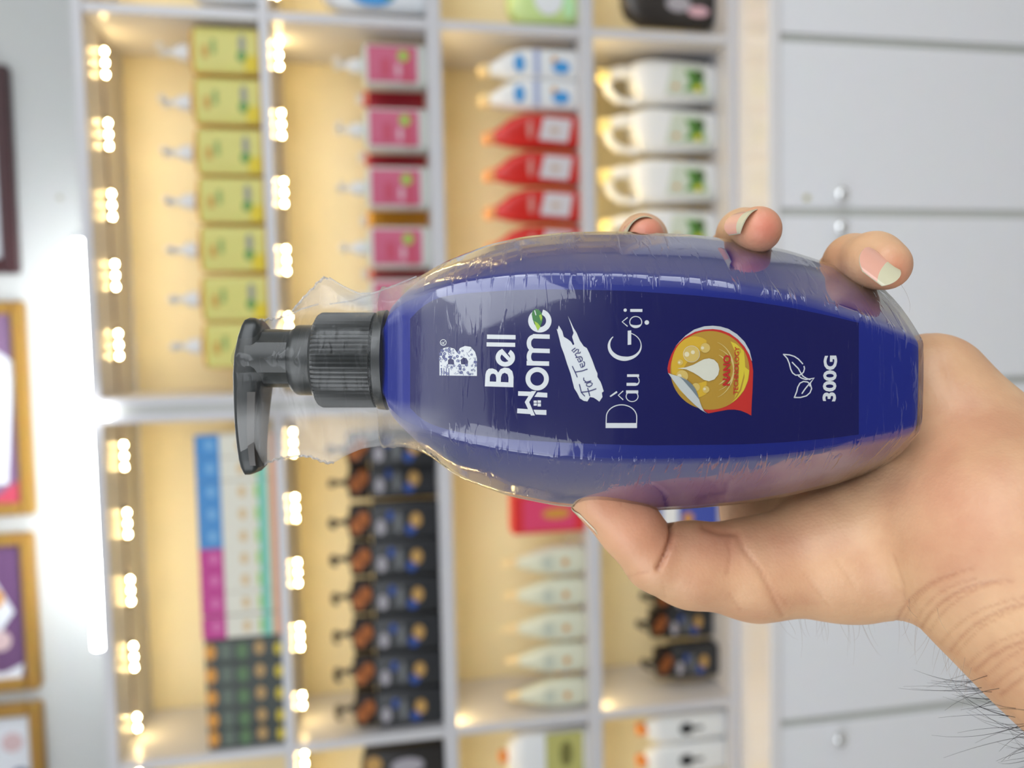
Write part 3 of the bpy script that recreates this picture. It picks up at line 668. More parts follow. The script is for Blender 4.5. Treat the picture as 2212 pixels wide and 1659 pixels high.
def ringp(mbx, cx, cy, ro, ri, lift=.00022, roy=None, riy=None, a0=0, a1=360):
    A = arc(cx, cy, ro, roy or ro, a0, a1, 36); B = arc(cx, cy, ri, riy or ri, a0, a1, 36)
    for i in range(36):
        v = []
        for (px, py) in (A[i], A[i+1], B[i+1], B[i]): v.append(P3(px, py, face_w(px, py)-lift))
        mbx.add(v, [(0, 1, 2, 3)])
Z7 = lambda X, Y: (900+X/3.687, 600+Y/3.687)
Z8 = lambda X, Y: (1400+X/3.403, 600+Y/3.403)
ZS9 = lambda X, Y: (1420+X/6.912, 680+Y/6.912)
def quad(mbx, x0, x1, y0, y1, lift=.00022): prt(mbx, [(x0, y0), (x1, y0), (x1, y1), (x0, y1)], lift)
def z7box(mbx, X0, X1, Y0_, Y1_, slant=0): prt(mbx, [Z7(X0, Y0_), Z7(X1, Y0_+slant), Z7(X1, Y1_+slant), Z7(X0, Y1_)])
# emblem: the ornate B
e = HB()
out = [(182, 778), (182, 640), (190, 590), (215, 560), (255, 552), (300, 565), (325, 600), (345, 560), (385, 543), (430, 550), (465, 590), (480, 640), (480, 782)]
h1 = [(250, 690), (250, 655), (270, 640), (295, 655), (300, 690)]; h2 = [(355, 690), (350, 655), (370, 636), (395, 640), (410, 665), (408, 690)]
prt(e, [Z7(*p) for p in out], holes=[[Z7(*p) for p in h1], [Z7(*p) for p in h2]]); logo = e.build('printed_emblem', WHITE, label, smooth=False)
e = HB(); rr = random.Random(7)
def inB(X, Y):
    def ins(poly):
        c = False
        for i in range(len(poly)):
            x1, y1 = poly[i]; x2, y2 = poly[i-1]
            if (y1 > Y) != (y2 > Y) and X < (x2-x1)*(Y-y1)/(y2-y1)+x1: c = not c
        return c
    return ins(out) and not ins(h1) and not ins(h2)
k_ = 0
while k_ < 120:
    X, Y = rr.uniform(185, 478), rr.uniform(548, 776)
    if inB(X, Y):
        k_ += 1; c = Z7(X, Y); kind = rr.random()
        if kind < .45: ringp(e, c[0], c[1], rr.uniform(1.6, 3.4), 1.1, .0003)
        elif kind < .75:
            a = rr.uniform(0, 3.14); l = rr.uniform(1.5, 4); stroke(e, [(c[0]-l*math.cos(a), c[1]-l*math.sin(a)), (c[0]+l*math.cos(a), c[1]+l*math.sin(a))], .7, .0003, False)
        else: prt(e, ell(c[0], c[1], rr.uniform(.6, 1.6), rr.uniform(.6, 1.2), 8), .0003)
for X in (196, 216, 236, 256): stroke(e, [Z7(X, 720), Z7(X, 779)], 1.5, .0003, False)
e.build('emblem_ornament', ink('slate_blue', (84, 92, 150)), logo, smooth=False)
e = HB(); ringp(e, 957.5, 740, 7, 5.7); stroke(e, [(960.5, 743), (954, 743), (954, 739.5), (957, 739), (957.3, 742.5)], 1.1, round_=False); stroke(e, [(957.3, 741), (961, 737.5)], 1.1, round_=False)
e.build('registered_mark', WHITE, label, smooth=False)
# BELL
e = HB()
prt(e, [Z7(543, 865), Z7(548, 770), Z7(556, 742), Z7(575, 724), Z7(605, 722), Z7(635, 735), Z7(650, 755), Z7(668, 728), Z7(700, 715), Z7(735, 720), Z7(762, 745), Z7(772, 790), Z7(770, 872)],
    holes=[[Z7(582, 826), Z7(583, 790), Z7(592, 768), Z7(610, 763), Z7(628, 772), Z7(634, 795), Z7(633, 828)], [Z7(670, 830), Z7(672, 790), Z7(682, 765), Z7(702, 757), Z7(724, 768), Z7(732, 795), Z7(731, 833)]])
ZA = lambda X, Y: (1030+X/3.66, 650+Y/3.66); ZB = lambda X, Y: (1290+X/3.28, 650+Y/3.28)
cx, cy = ZA(225, 448); ringp(e, cx, cy, 21.0, 10.6, roy=19.6, riy=9.6, a0=-58, a1=248)
prt(e, [ZA(176, 402), ZA(200, 378), ZA(268, 455), ZA(252, 478)])
z7box(e, 557, 785, 514, 547, 4); z7box(e, 560, 788, 452, 487, 4)
e.build('printed_word', WHITE, label, smooth=False)
e = HB()
prt(e, [ZA(320, 850), ZA(405, 856), ZA(425, 895), ZA(318, 888)]); prt(e, [ZA(447, 860), ZA(550, 863), ZA(550, 902), ZA(466, 898)])       # house H
prt(e, [ZA(327, 714), ZA(435, 718), ZA(412, 752), ZA(326, 750)]); prt(e, [ZA(480, 722), ZA(557, 727), ZA(557, 764), ZA(455, 758)])
prt(e, [ZA(432, 713), ZA(470, 713), ZA(414, 800), ZA(460, 906), ZA(428, 906), ZA(379, 800)])
for (a, b, c_, d) in ((932, 958, 978, 996), (932, 958, 1001, 1019), (963, 990, 976, 996), (963, 990, 1001, 1025)): z7box(e, a, b, c_, d)
cx, cy = Z7(960, 805); ringp(e, cx, cy, 25.2, 14.8)
z7box(e, 876, 1055, 662, 698, 4)                       # m
for y0 in (612, 498):
    z7box(e, 925, 1060, y0-50, y0-15, 4)
    cx, cy = Z7(928, y0+17 if y0 == 612 else y0+24); ringp(e, cx, cy, 14.0, 4.4, roy=18.4, riy=9, a0=90, a1=270)
cx, cy = Z7(981, 343); ringp(e, cx, cy, 25.2, 13.6, a0=-74, a1=234)
e.build('printed_word', WHITE, label, smooth=False)
e = HB(); prt(e, [Z7(965, 421), Z7(948, 385), Z7(925, 335), Z7(916, 290), Z7(925, 262), Z7(950, 248), Z7(975, 255), Z7(995, 280), Z7(1004, 315), Z7(1000, 350), Z7(985, 388)], .00028)
leaf = e.build('printed_leaf', ink('leaf_green', (58, 130, 62)), label, smooth=False)
e = HB(); prt(e, [Z7(965, 421), Z7(948, 385), Z7(938, 345), Z7(965, 362), Z7(985, 388)], .00034); prt(e, [Z7(992, 290), Z7(1000, 320), Z7(990, 345), Z7(975, 300)], .00034); e.build('leaf_tip', ink('lime', (170, 205, 60)), leaf, smooth=False)
e = HB(); stroke(e, [Z7(940, 262), Z7(950, 296)], 2, .00034); e.build('leaf_glint', WHITE, leaf, smooth=False)
# brush banner with handwriting
e = HB(); br = [(1205, 305), (1225, 345), (1250, 400), (1275, 440), (1300, 500), (1330, 545), (1355, 560), (1375, 600), (1400, 660), (1425, 730), (1440, 762), (1440, 790), (1465, 830), (1478, 865), (1490, 905), (1475, 915), (1480, 950), (1455, 987), (1440, 975), (1410, 955), (1380, 950), (1360, 985), (1330, 980), (1300, 960), (1280, 920), (1255, 880), (1240, 820), (1225, 760), (1200, 690), (1175, 610), (1150, 545), (1140, 500), (1130, 460), (1115, 405), (1122, 415), (1132, 380), (1160, 425), (1172, 470), (1205, 490), (1230, 510), (1245, 537), (1256, 530), (1238, 470), (1250, 440), (1235, 390)]
prt(e, [Z7(*p) for p in br]); ban = e.build('brush_banner', WHITE, label, smooth=False)
e = HB(); st = lambda l, w_=1.9: stroke(e, [Z7(*p) for p in l], w_, .00034)
st([(1428, 885), (1370, 905), (1312, 912)]); st([(1338, 942), (1312, 915), (1296, 850)]); st([(1378, 940), (1362, 880)])
st([(1375, 868), (1392, 858), (1400, 843), (1380, 832), (1352, 843), (1352, 860), (1375, 868)]); st([(1388, 822), (1340, 835)]); st([(1352, 832), (1330, 815), (1330, 798)])
st([(1358, 728), (1318, 742), (1262, 752)]); st([(1278, 790), (1262, 752), (1240, 706)])
st([(1322, 712), (1318, 682), (1300, 690), (1310, 715), (1335, 702), (1338, 680), (1330, 668)]); st([(1306, 668), (1298, 640), (1280, 650), (1292, 672), (1318, 660), (1318, 640), (1310, 630)])
st([(1306, 628), (1268, 636)]); st([(1276, 632), (1262, 612), (1272, 600), (1298, 600), (1304, 592)]); st([(1262, 560), (1235, 580), (1250, 594), (1275, 570), (1290, 572), (1285, 590)])
e.build('handwritten_text', ink('ink_navy', (40, 42, 110)), ban, smooth=False)
# product name, high-contrast letters
e = HB()
z7box(e, 1505, 1755, 1157, 1197, 0); stroke(e, [Z7(1509, 1160), Z7(1511, 1110)] + [Z7(*p) for p in arc(1632, 1110, 121, 98, 180, 360, 30)] + [Z7(1752, 1160)], 2.1, round_=False)
ringp(e, *Z7(1716, 945), 13.8, 11.9, roy=12.0, riy=10.3); z7box(e, 1668, 1765, 897, 921)
stroke(e, [Z7(1645, 972), Z7(1606, 936), Z7(1645, 901)], 2.2, round_=False); prt(e, [Z7(1537, 942), Z7(1545, 950), Z7(1600, 914), Z7(1592, 902)])
quad(e, 1353.4, 1374, 827, 833.5); quad(e, 1354.6, 1380.5, 808.5, 814.2); prt(e, [ZB(270, 602), ZB(272, 584), ZB(285, 583), ZB(296, 572), ZB(298, 582), ZB(288, 597)]); stroke(e, [ZB(290, 588), ZB(297, 576), ZB(297, 560), ZB(292, 546), ZB(284, 540)], 1.9, round_=False)
A = arc(1660, 540, 130, 102, -150, 120+50, 40)
G1 = [Z7(*p) for p in arc(1660, 540, 128, 105, 222, 90, 30)]; G2 = [Z7(*p) for p in arc(1660, 540, 128, 105, 90, -72, 34)]
wl = lambda n, a, b: [a+(b-a)*math.sin(math.pi/2*i/n) for i in range(n+1)]
stroke(e, G1, wl(30, 1.8, 9.5), round_=False); stroke(e, G2, wl(34, 1.8, 9.5)[::-1] if 0 else [9.5-(9.5-1.8)*min(1, i/20)**.8 for i in range(35)], round_=False)
z7box(e, 1681, 1709, 422, 535, -3)
ringp(e, *Z7(1745, 353), 14.0, 12.0, roy=13.0, riy=11.3); prt(e, [Z7(*p) for p in arc(1745, 353, 50, 46, 10, 170, 14)]+[Z7(*p) for p in arc(1745, 360, 46, 18, 170, 10, 14)])
stroke(e, [Z7(1680, 387), Z7(1637, 351), Z7(1680, 316)], 2.2, round_=False); prt(e, ell(*Z7(1833, 356), 4.9, 4.9, 16)); z7box(e, 1701, 1798, 249, 272); prt(e, ell(*Z7(1661, 258), 3.6, 3.6, 14))
e.build('printed_name', WHITE, label, smooth=False)
# gold sticker print
zs = lambda l: [ZS9(*p) for p in l]
e = HB(); prt(e, zs([(270, 470), (330, 400), (420, 310), (550, 220), (700, 172), (830, 163), (940, 175), (1060, 210), (1190, 290), (1300, 400), (1375, 530), (1415, 690), (1300, 560), (1100, 300), (800, 260), (400, 380)]), .0002)
stk = e.build('printed_sticker', ink('silver', (205, 212, 214)), label, smooth=False)
e = HB(); prt(e, zs([(160, 870), (150, 800), (170, 700), (210, 590), (280, 460), (400, 340), (560, 255), (700, 220), (830, 213), (950, 228), (1080, 278), (1200, 365), (1300, 475), (1375, 600), (1415, 720), (1430, 840), (1422, 1100), (1410, 1300), (1402, 1505), (1340, 1470), (1250, 1432), (1150, 1415), (1050, 1417), (900, 1445), (760, 1472), (700, 1430), (500, 1200), (250, 960)]), .00026)
e.build('red_border', ink('red', (206, 48, 40)), stk, smooth=False)
e = HB(); prt(e, zs(arc(785, 830, 590, 588, 0, 359, 60)[:-1]), .0003)
gd = e.build('gold_disc', mm('ink_gold', srgb(190, 150, 52), .4), stk, smooth=False)
nt = gd.data.materials[0].node_tree
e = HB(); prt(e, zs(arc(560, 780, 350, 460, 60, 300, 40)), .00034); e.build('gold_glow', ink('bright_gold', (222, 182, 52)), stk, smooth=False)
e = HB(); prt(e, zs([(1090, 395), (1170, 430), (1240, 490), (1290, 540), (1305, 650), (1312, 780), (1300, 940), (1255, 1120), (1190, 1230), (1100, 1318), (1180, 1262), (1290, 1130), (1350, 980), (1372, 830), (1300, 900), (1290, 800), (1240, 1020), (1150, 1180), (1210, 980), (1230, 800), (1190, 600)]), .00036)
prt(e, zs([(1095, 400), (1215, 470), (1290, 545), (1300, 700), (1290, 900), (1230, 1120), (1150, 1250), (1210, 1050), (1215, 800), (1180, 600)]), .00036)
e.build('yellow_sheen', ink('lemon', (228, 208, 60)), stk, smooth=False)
e = HB()
for rx, ry, a0, a1, w0 in ((350, 330, -68, 68, 3.0), (270, 250, -62, -20, 2.4), (270, 250, 25, 62, 2.4)):
    P_ = zs(arc(790, 820, rx, ry if rx == 350 else ry, a0, a1, 30)); stroke(e, P_, [w0*math.sin(math.pi*(i+.5)/31)+.3 for i in range(31)], .0004, False)
P_ = zs(arc(790, 820, 350, 430, -72, 72, 30)); stroke(e, P_, [2.6*math.sin(math.pi*(i+.5)/31)+.3 for i in range(31)], .0004, False)
e.build('ripple_print', ink('pale_gold', (226, 206, 130)), stk, smooth=False)
e = HB()
for X, Y, r in ((510, 585, 115), (715, 495, 73), (340, 710, 42), (370, 915, 90), (725, 1115, 52), (575, 1080, 62)):
    c = ZS9(X, Y); prt(e, ell(c[0], c[1], r/6.912, r/6.912, 22), .0004)
bb = e.build('bubble_print', ink('bubble_gold', (222, 194, 108)), stk, smooth=False)
e = HB()
for X, Y, r in ((440, 590, 38), (675, 495, 24), (328, 712, 18), (330, 915, 32), (705, 1108, 20), (530, 560, 30)):
    c = ZS9(X, Y); prt(e, ell(c[0], c[1], r/6.912, r/6.912, 14), .00046)
for X, Y, r in ((510, 585, 125),): c = ZS9(X, Y); ringp(e, c[0], c[1], r/6.912, (r-8)/6.912, .00046)
e.build('bubble_highlight', ink('cream', (238, 228, 190)), stk, smooth=False)
e = HB(); prt(e, zs([(300, 800), (420, 785), (540, 745), (640, 690), (700, 662), (770, 650), (850, 672), (905, 730), (925, 810), (908, 895), (850, 965), (770, 992), (690, 970), (620, 915), (540, 865), (430, 815)]), .00046)
e.build('drop_print', ink('milk', (226, 226, 208)), stk, smooth=False)
e = HB(); prt(e, zs([(160, 868), (215, 890), (290, 912), (370, 935), (450, 980), (520, 1040), (570, 1110), (605, 1200), (635, 1300), (665, 1380), (700, 1440), (745, 1474), (650, 1420), (560, 1345), (450, 1240), (340, 1120), (250, 1000)]), .00055)
pl = e.build('peeled_corner', ink('peel_silver', (206, 212, 208)), stk, smooth=False)
e = HB(); prt(e, zs([(450, 980), (520, 1040), (570, 1110), (605, 1200), (620, 1260), (520, 1130), (380, 970), (330, 925)]), .0006); e.build('peel_fold', ink('peel_grey', (120, 134, 140)), pl, smooth=False)
def text(body_, m_, parent, name, px_base, py_start, size_px, length_px, bold=0.0, lift=.0005, shear=0):
    cu = bpy.data.curves.new(name, 'FONT'); cu.body = body_; cu.size = 1; cu.offset = bold; cu.resolution_u = 3
    to = bpy.data.objects.new('tmp', cu); COL.objects.link(to)
    dg = bpy.context.evaluated_depsgraph_get(); me = bpy.data.meshes.new_from_object(to.evaluated_get(dg))
    xs = [v.co.x for v in me.vertices]; ys = [v.co.y for v in me.vertices]; x0, x1, y1 = min(xs), max(xs), max(ys)
    e = HB(); sc_ = length_px/(x1-x0)
    for v in me.vertices:
        tx = (v.co.x-x0)*sc_; px = px_base-v.co.y/y1*size_px - shear*tx; py = py_start-tx; e.v.append(P3(px, py, face_w(px, py)-lift))
    e.f = [tuple(p.vertices) for p in me.polygons]; e.m = [0]*len(e.f)
    bpy.data.objects.remove(to); bpy.data.curves.remove(cu)
    return e.build(name, m_, parent, smooth=False)
REDI = ink('text_red', (200, 40, 40))
text('NANO', REDI, stk, 'printed_text', 1576, 833, 15.5, 66, .035, .00060, -.03)
text('TECHNOLOGY', REDI, stk, 'printed_text', 1594, 852, 10, 103, .012, .00060, -.03)
text('300G', WHITE, label, 'printed_text', 1804, 867, 27.5, 99, .035, .00022, -.03)
# twin-leaf drawing
e = HB(); z8 = lambda l, w_=2.6: stroke(e, [Z8(*p) for p in l], w_)
z8([(995, 563), (1040, 567), (1075, 578), (1105, 598), (1136, 632)]); z8([(995, 563), (1022, 592), (1038, 630), (1048, 672), (1062, 700), (1085, 716), (1118, 714), (1142, 695), (1150, 668), (1146, 652)])
z8([(1060, 622), (1082, 645), (1105, 668), (1122, 700), (1140, 725), (1165, 740), (1190, 748)]); z8([(1106, 722), (1128, 738), (1160, 748), (1222, 738), (1196, 768), (1188, 795)])
z8([(1075, 880), (1092, 838), (1100, 805), (1116, 775), (1142, 762), (1172, 766), (1194, 786), (1202, 815), (1190, 845), (1164, 868), (1120, 880), (1075, 880)]); z8([(1132, 850), (1152, 820), (1172, 795), (1190, 775)])
e.build('twin_leaf_drawing', WHITE, label, smooth=False)
# moulded marks near the foot
# ---- pump
BLKP = mm('glossy_black_pump', (.018, .021, .021), .34)
kc = (D0+WC)/D0; cyc = 778.0
def ux(px): return (px-1106)*S*kc
def vy(py): return (py-829.5)*S*kc
def axial(prof, name, ribs=0, n=48, parent=bottle, cy=cyc, amp=.035):
    e = HB(); rg = []
    for px, r in prof:
        rr_ = r*S*kc; ring = []
        for j in range(n):
            a = 2*math.pi*j/n; k = 1-(amp if (ribs and j % 2 and 694 < px < 818) else 0)
            ring.append((ux(px), vy(cy)+rr_*k*math.cos(a), WC+rr_*k*math.sin(a)))
        rg.append(ring)
    e.loft(rg); return e.build(name, BLKP, parent, ang=40 if not ribs else 20)
axial([(684, 78), (686, 86), (694, 99), (700, 102.5), (812, 102.5), (814, 99), (818, 99), (820, 106), (838, 108), (839, 90)], 'pump_collar', 1, 128, amp=.055)
axial([(634, 60), (636, 68), (645, 75), (650, 76), (682, 76), (690, 76)], 'pump_neck')
e = HB(); rg = []      # stem with flats
for px in (548, 632, 636):
    ring = []
    for j in range(48):
        a = 2*math.pi*j/48; r = 63*S*kc*(1-.045*(1 if (j % 12) in (5, 6, 7) else 0)); ring.append((ux(px), vy(774)+r*math.cos(a), WC+r*math.sin(a)*.98))
    rg.append(ring)
e.loft(rg); e.build('pump_stem', BLKP, bottle, ang=18)
e = HB(); rg = []      # spout head: stations down the spout (photo y)
tab = [(688, 545, 556, .0030), (694, 537, 566, .0052), (706, 533, 574, .0066), (730, 527, 577, .0078), (770, 520, 579, .0085), (810, 517.5, 579, .0085), (840, 517, 578, .0080), (880, 517, 574, .0072), (920, 518, 571, .0066), (960, 521, 569, .0060), (990, 525, 569.5, .0056), (1006, 528, 570.5, .0052), (1018, 532, 560, .0040), (1023, 534, 548, .0030)]
for py, a, b, hw_ in tab:
    ring = []; ca, ra = (ux(a)+ux(b))/2, (ux(b)-ux(a))/2
    for j in range(24):
        t_ = 2*math.pi*(j+.5)/24; c_, s_ = math.cos(t_), math.sin(t_)
        ring.append((ca+ra*math.copysign(abs(c_)**.45, c_), vy(py), WC+hw_*math.copysign(abs(s_)**.45, s_)))
    rg.append(ring)
e.loft(rg); head = e.build('pump_head', BLKP, bottle, ang=40)
e = HB(); rgc = []
for y_ in (846, 880, 920, 960, 990, 1002):
    a, b = interp([(t_[0], t_[1]) for t_ in tab], y_), interp([(t_[0], t_[2]) for t_ in tab], y_); hw_ = interp([(t_[0], t_[3]) for t_ in tab], y_)
    rgc.append([(ux(a+(b-a)*f_), vy(y_), WC-hw_*g_) for f_, g_ in ((.60, 1.03), (.88, 1.03), (.88, .95), (.60, .95))])
e.loft(rgc)
e.build('spout_channel', mm('spout_grey', (.062, .056, .050), .3), head)
# ---- clear shrink film
def film_material():
    m = bpy.data.materials.new('clear_shrink_film'); m.use_nodes = True; nt = m.node_tree; N = nt.nodes; Lk = nt.links
    for n_ in list(N): N.remove(n_)
    o_ = N.new('ShaderNodeOutputMaterial'); mx = N.new('ShaderNodeMixShader'); tr = N.new('ShaderNodeBsdfTransparent'); gl = N.new('ShaderNodeBsdfGlossy')
    tr.inputs[0].default_value = (.965, .96, .955, 1); gl.inputs['Roughness'].default_value = .045
    fl_ = N.new('ShaderNodeLayerWeight'); fl_.inputs[0].default_value = .5; fp_ = N.new('ShaderNodeMath'); fp_.operation = 'POWER'; Lk.new(fl_.outputs['Facing'], fp_.inputs[0]); fp_.inputs[1].default_value = 5
    fr = N.new('ShaderNodeMath'); fr.operation = 'MULTIPLY_ADD'; Lk.new(fp_.outputs[0], fr.inputs[0]); fr.inputs[1].default_value = .96; fr.inputs[2].default_value = .04
    tc = N.new('ShaderNodeTexCoord'); mp = N.new('ShaderNodeMapping'); mp.inputs['Scale'].default_value = (420, 60, 90)
    n1 = N.new('ShaderNodeTexNoise'); n1.inputs['Scale'].default_value = 1; n1.inputs['Detail'].default_value = 3; n1.inputs['Distortion'].default_value = .6
    mp2 = N.new('ShaderNodeMapping'); mp2.inputs['Scale'].default_value = (60, 700, 700)
    n2 = N.new('ShaderNodeTexNoise'); n2.inputs['Scale'].default_value = 1; n2.inputs['Detail'].default_value = 2
    at_ = N.new('ShaderNodeAttribute'); at_.attribute_name = 'wrinkle'
    Lk.new(tc.outputs['Object'], mp.inputs[0]); Lk.new(mp.outputs[0], n1.inputs['Vector']); Lk.new(tc.outputs['Object'], mp2.inputs[0]); Lk.new(mp2.outputs[0], n2.inputs['Vector'])
    r1 = N.new('ShaderNodeMapRange'); r1.inputs[1].default_value = .52; r1.inputs[2].default_value = .66; Lk.new(n1.outputs[0], r1.inputs[0])
    m1 = N.new('ShaderNodeMath'); m1.operation = 'MULTIPLY'; Lk.new(r1.outputs[0], m1.inputs[0]); Lk.new(at_.outputs['Fac'], m1.inputs[1])
    m2 = N.new('ShaderNodeMath'); m2.operation = 'MULTIPLY_ADD'; Lk.new(n2.outputs[0], m2.inputs[0]); m2.inputs[1].default_value = .001; Lk.new(m1.outputs[0], m2.inputs[2])
    bp = N.new('ShaderNodeBump'); bp.inputs['Strength'].default_value = .5; bp.inputs['Distance'].default_value = .0006; Lk.new(m2.outputs[0], bp.inputs['Height'])
    mr = N.new('ShaderNodeMapRange'); mr.inputs[1].default_value = .12; mr.inputs[2].default_value = .5; mr.inputs[3].default_value = .16; mr.inputs[4].default_value = .045; ag0 = N.new('ShaderNodeAttribute'); ag0.attribute_name = 'gloss'; Lk.new(ag0.outputs['Fac'], mr.inputs[0]); Lk.new(mr.outputs[0], gl.inputs['Roughness']); Lk.new(bp.outputs[0], gl.inputs['Normal']); Lk.new(bp.outputs[0], fl_.inputs['Normal'])
    sc_ = N.new('ShaderNodeMath'); sc_.operation = 'MULTIPLY_ADD'; sc_.use_clamp = True; Lk.new(fr.outputs[0], sc_.inputs[0]); sc_.inputs[1].default_value = 1.5; sc_.inputs[2].default_value = .0
    df = N.new('ShaderNodeBsdfDiffuse'); df.inputs[0].default_value = (.85, .84, .82, 1); hz = N.new('ShaderNodeMixShader'); ah = N.new('ShaderNodeAttribute'); ah.attribute_name = 'haze'
    Lk.new(ah.outputs['Fac'], hz.inputs[0]); Lk.new(tr.outputs[0], hz.inputs[1]); Lk.new(df.outputs[0], hz.inputs[2])
    lw = N.new('ShaderNodeLayerWeight'); lw.inputs[0].default_value = .5; Lk.new(bp.outputs[0], lw.inputs['Normal'])
    pw = N.new('ShaderNodeMath'); pw.operation = 'POWER'; Lk.new(lw.outputs['Facing'], pw.inputs[0]); pw.inputs[1].default_value = 1.6
    ag = N.new('ShaderNodeAttribute'); ag.attribute_name = 'gloss'; pg = N.new('ShaderNodeMath'); pg.operation = 'MULTIPLY'; Lk.new(pw.outputs[0], pg.inputs[0]); Lk.new(ag.outputs['Fac'], pg.inputs[1]); Lk.new(pg.outputs[0], sc_.inputs[2])
    fm = N.new('ShaderNodeMath'); fm.operation = 'MULTIPLY_ADD'; Lk.new(ag.outputs['Fac'], fm.inputs[0]); fm.inputs[1].default_value = 1.2; fm.inputs[2].default_value = .30; Lk.new(fm.outputs[0], sc_.inputs[1])
    Lk.new(sc_.outputs[0], mx.inputs[0]); Lk.new(hz.outputs[0], mx.inputs[1]); Lk.new(gl.outputs[0], mx.inputs[2]); Lk.new(mx.outputs[0], o_.inputs[0]); return m
FILM = film_material()
FU = [(534, 702), (545, 690), (570, 689), (600, 685), (622, 680), (640, 660), (655, 642), (672, 625), (688, 607), (703, 597), (716, 602), (735, 614), (760, 626), (785, 634), (810, 630), (840, 620), (870, 607), (900, 596), (930, 584)]
FL = [(534, 1021), (545, 1019), (575, 1002), (600, 993), (640, 986), (670, 988), (695, 998), (712, 1003), (725, 998), (745, 985), (780, 970), (820, 963), (860, 970), (890, 984), (930, 998)]
e = HB(); rg = []; wr = []
nb = len(body_ring(1000))
RC = [(534, 60), (600, 66), (628, 68), (640, 80), (672, 82), (684, 96), (700, 107.5), (800, 108), (815, 112), (860, 114)]
ref = body_ring(1000); rv0 = ref[0][1]; rv1 = max(q_[1] for q_ in ref)
def film_ring(px):
    u, k = (px-1106)*S*kc, kc
    a, b = (interp(FU, px)-829.5)*S*k, (interp(FL, px)-829.5)*S*k
    a += .0004*math.sin(px*.55)*(1 if 600 < px < 710 else .1)
    rc = interp(RC, px)*S*kc; vc_ = vy(cyc); ring = []
    a = min(a, vc_-rc-.0002) if px > 620 else a; b = max(b, vc_+rc+.0002) if px > 620 else b
    for p in ref:
        va = min(max((p[1]-rv0)/(rv1-rv0), 0), 1); va = va-.06*math.sin(2*math.pi*va)*(1 if px > 640 else 0)
        v = a+(b-a)*va; dv = v-vc_
        sgn = -1 if p[2] < WC else (1 if p[2] > WC else 0)
        th = math.sqrt(max(0, rc*rc-dv*dv))
        sk = .0012+.0135*max(0, 1-abs(dv)/(rc*1.9))**1.5                    # the film leaves the collar as a sloping web
        if px < 650: th = max(th, .0092*min(1, (650-px)/60)*math.sin(math.pi*va)**.6)
        ed = min(v-a, b-v); ring.append((u, v, WC+sgn*min(max(th, sk), ed*(.30 if px > 650 else .6)+.00025+(ed/.004)**2*.004)))
    return ring
for px in [534, 536, 540, 548, 560, 575]+list(range(590, 826, 8)): rg.append(film_ring(px))
for px in [800, 808, 818, 828, 838, 848, 860, 872, 884, 898, 912, 928, 944, 960, 976, 990]:
    Bd = body_ring(px, .0009); u = (px-1106)*S; pxo = 1106+u/(S*kc)
    a, b = (interp(FU, pxo)-829.5)*S*kc, (interp(FL, pxo)-829.5)*S*kc
    v0, v1 = min(p[1] for p in Bd), max(p[1] for p in Bd); q_ = min(1, max(0, (pxo-850)/100)); 
    a = min(v0-.0001, a*(1-q_)+v0*q_); b = max(v1+.0001, b*(1-q_)+v1*q_); vc_ = (v0+v1)/2
    rg.append([(u, vc_+(p[1]-vc_)*((vc_-a)/(vc_-v0) if p[1] < vc_ else (b-vc_)/(v1-vc_)), p[2]) for p in Bd])
for px in list(range(1004, 1984, 12))+[1984, 1992]: rg.append(body_ring(px, .0009))
rg.append([(p[0]+.0002, p[1], p[2]) for p in shrink(body_ring(1998, .0009), .995, (2002-1106)*S)]); rg.append(shrink(body_ring(1998, .0009), .96, (2005-1106)*S)); rg.append(shrink(body_ring(1998, .0009), .5, (2005.5-1106)*S))
rg.sort(key=lambda r: r[0][0])
e.loft(rg); film = e.build('shrink_film', FILM, bottle, ang=60)
at_ = film.data.attributes.new('wrinkle', 'FLOAT', 'POINT'); vals = []; hzv = []
for ri, r in enumerate(rg):
    px = 1106+r[0][0]/S
    for j, p in enumerate(r):
        v = .10
        if j < nb*.55 and 900 < px < 2010:
            jj = min(abs(j-9), abs(j-(9+5+9+5+1))); v = max(v, 1-jj/3.0)
        if px > 1900: v = max(v, (px-1900)/160)
        if px < 900: v = .5
        vals.append(min(1, v)); oc = abs(p[1]-vy(cyc))/(S*kc)                     # off the pump, the loose film is milkier
        hz_ = .012+.19*min(1, max(0, (oc-85)/40)) if px < 980 else 0
        hzv.append(hz_*min(1, max(0, (985-px)/110)))
at_.data.foreach_set('value', vals)
at2 = film.data.attributes.new('haze', 'FLOAT', 'POINT'); at2.data.foreach_set('value', hzv)
at3 = film.data.attributes.new('gloss', 'FLOAT', 'POINT'); at3.data.foreach_set('value', [min(.8, max(.12, (1106+p[0]/S-850)/120)) for r in rg for p in r])

# crimped seams of the film
SEAM = film_material(); SEAM.name = 'film_seam_plastic'
def seam_part(name, pts, rad, n=6):
    e = HB(); e.tube(pts, rad, n); o_ = e.build(name, SEAM, film)
    for nm_, v_ in (('wrinkle', .3), ('haze', .30), ('gloss', .6)):
        a_ = o_.data.attributes.new(nm_, 'FLOAT', 'POINT'); a_.data.foreach_set('value', [v_]*len(o_.data.vertices))
for tb, x0, x1 in ((FU, 548, 712), (FL, 560, 722)):
    pts = []; x = x0; sl = 1 if tb is FU else -1
    while x < x1:
        y = interp(tb, x)+sl*2.0+1.6*math.sin(x*.42)+.8*math.sin(x*1.1+1); pts.append(P3(x, y, WC+.0005*math.sin(x*.5))); x += 4
    seam_part('film_seam', pts, [.00028+.00016*math.sin(i*1.7)**2 for i in range(len(pts))])
for pl_ in ([(712, 600), (740, 618), (775, 634), (800, 633)], [(688, 657), (650, 668), (620, 684)], [(900, 597), (850, 618), (800, 636), (760, 650), (712, 657)]):
    seam_part('film_fold', [P3(a, b, WC-.001) for a, b in pl_], .00022, 5)

